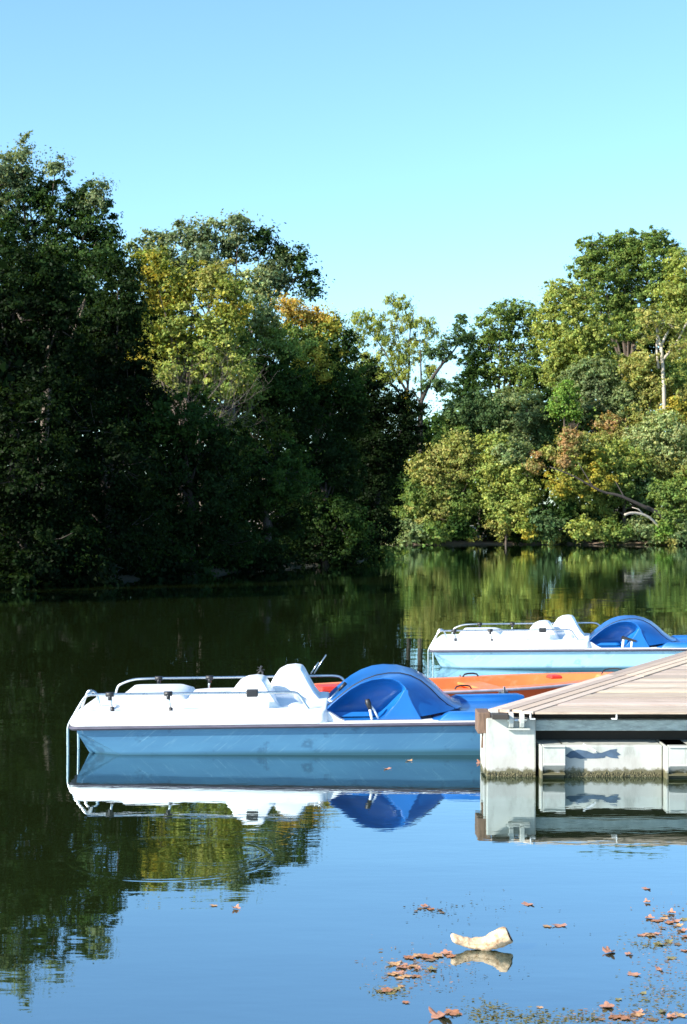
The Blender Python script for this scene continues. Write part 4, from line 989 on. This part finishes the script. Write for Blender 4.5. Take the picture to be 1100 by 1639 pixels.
leaf_group(*G3, [(1040, 1470, .8, 2), (1052, 1474, .9, 5), (1062, 1471, .7, 1), (1072, 1477, .8, 0), (1082, 1475, .8, 7), (1075, 1462, .7, 2), (1066, 1466, .5, 1), (1085, 1482, .7, 1), (1092, 1490, .8, 2), (1096, 1472, .8, 4), (1098, 1500, .7, 0),
                       (1028, 1497, .7, 2), (1040, 1497, 1.0, 1), (1050, 1495, .6, 7), (1055, 1512, .8, 4), (1070, 1508, .7, 9), (1085, 1512, .6, 3), (1060, 1486, .5, 3), (1036, 1445, .6, 2), (1096, 1522, .6, 2), (1075, 1534, .7, 9), (1055, 1552, .6, 7)])
G4 = ('in the scatter at the bottom right', 'dead leaves at the bottom right')
leaf_group(*G4, [(960, 1632, .6, 3), (985, 1628, .9, 5), (1000, 1630, .8, 0), (1020, 1625, .8, 1), (1075, 1628, .7, 7), (1090, 1626, .7, 1), (1045, 1632, .7, 3), (1060, 1620, .5, 4), (990, 1600, .5, 4), (1030, 1590, .5, 9)])
for (x, y, sz, mi, lab) in [(845, 1448, .9, 2, 'brown leaf floating alone above the right end of the driftwood'), (876, 1483, .7, 1, 'yellowish flat leaf right of the driftwood'),
    (896, 1482, 1.0, 2, 'pinkish flat leaf right beside the yellowish one'), (975, 1525, 1.0, 7, 'curled rust leaf floating alone between the driftwood and the right edge'), (1007, 1528, .6, 2, 'tiny pink leaf right of the curled rust leaf'),
    (1015, 1560, .9, 7, 'tan leaf floating below the curled rust leaf'), (972, 1612, 1.0, 7, 'tan curled leaf near the bottom edge, right of centre'), (1020, 1622, .7, 2, 'small pink leaf near the bottom right'),
    (705, 1628, 1.25, 2, 'large upturned orange-brown leaf at the bottom edge'), (725, 1622, 1.1, 5, 'rust leaf touching the large upturned leaf at the bottom edge'), (1035, 1423, .7, 2, 'highest small brown leaf at the right edge'),
    (378, 1455, .7, 2, 'small pinkish leaf alone in the middle of the lake water'), (342, 1450, .6, 1, 'small tan leaf left of the lone pinkish one'), (620, 1231, .9, 2, 'brown leaf beside the hull reflection of the nearest pedal boat'),
    (655, 1218, .8, 1, 'tan leaf close under the hull of the nearest pedal boat'), (770, 1222, 1.3, 7, 'orange leaf resting against the corner of the dock'), (650, 1605, .5, 0, 'small rust leaf between the clump and the bottom edge'),
    (864, 1613, .4, 1, 'tiny tan leaf below the driftwood near the bottom edge')]:
    leaf_at(x, y, sz, mi, lab, None)

def pondweed():
    rng = np.random.default_rng(77); V = []; F = []; cols = []
    def patch(x, y, rx, ry, n, pal, sz=.010):
        for _ in range(n):
            a, b_ = rng.normal(size=2)*.45; px, py = x+a*rx, y+b_*ry
            Y = CAMZ*FPX/(py-CY); X = (px-CX)*Y/FPX; ang = rng.random()*6.28; L = sz*(.4+1.2*rng.random()); W = L*(.15+.5*rng.random())
            c, s_ = math.cos(ang), math.sin(ang); z = .0015+.004*rng.random(); k = len(V)
            for du, dv in ((-L, 0), (0, -W), (L, 0), (0, W)): V.append((X+du*c-dv*s_, Y+du*s_+dv*c, z+rng.random()*.003))
            F.append((k, k+1, k+2, k+3)); cols.append(np.array(pal)*(.6+.8*rng.random()))
    ol, tn_, dk = (.17, .15, .06), (.32, .19, .12), (.08, .07, .05)
    patch(775, 1622, 50, 26, 170, ol); patch(830, 1628, 90, 16, 160, ol); patch(910, 1630, 90, 14, 120, ol); patch(690, 1545, 90, 40, 130, tn_, .008); patch(740, 1560, 120, 40, 110, dk, .006)
    patch(1060, 1560, 60, 80, 200, tn_, .008); patch(1060, 1600, 90, 40, 200, ol, .009); patch(1070, 1490, 50, 50, 220, tn_, .008); patch(690, 1457, 40, 12, 60, dk, .008); patch(1000, 1628, 100, 14, 160, tn_, .009)
    patch(800, 1480, 200, 60, 60, dk, .006); patch(620, 1588, 40, 12, 90, ol, .008); patch(760, 1450, 60, 10, 20, dk, .008); patch(655, 1555, 60, 30, 120, tn_, .010); patch(1050, 1510, 60, 14, 120, ol, .009)
    me = bpy.data.meshes.new('pondweed'); me.from_pydata(V, [], F); me.update()
    a = me.attributes.new('leafcol', 'FLOAT_COLOR', 'FACE')
    a.data.foreach_set('color', np.concatenate([np.array(cols), np.ones((len(cols), 1))], axis=1).astype(np.float32).ravel())
    o = obj('pondweed', me, M['leaf']); o['label'] = 'scattered bits of pondweed and leaf crumbs floating in the foreground'; o['category'] = 'pondweed'; o['kind'] = 'stuff'
pondweed()
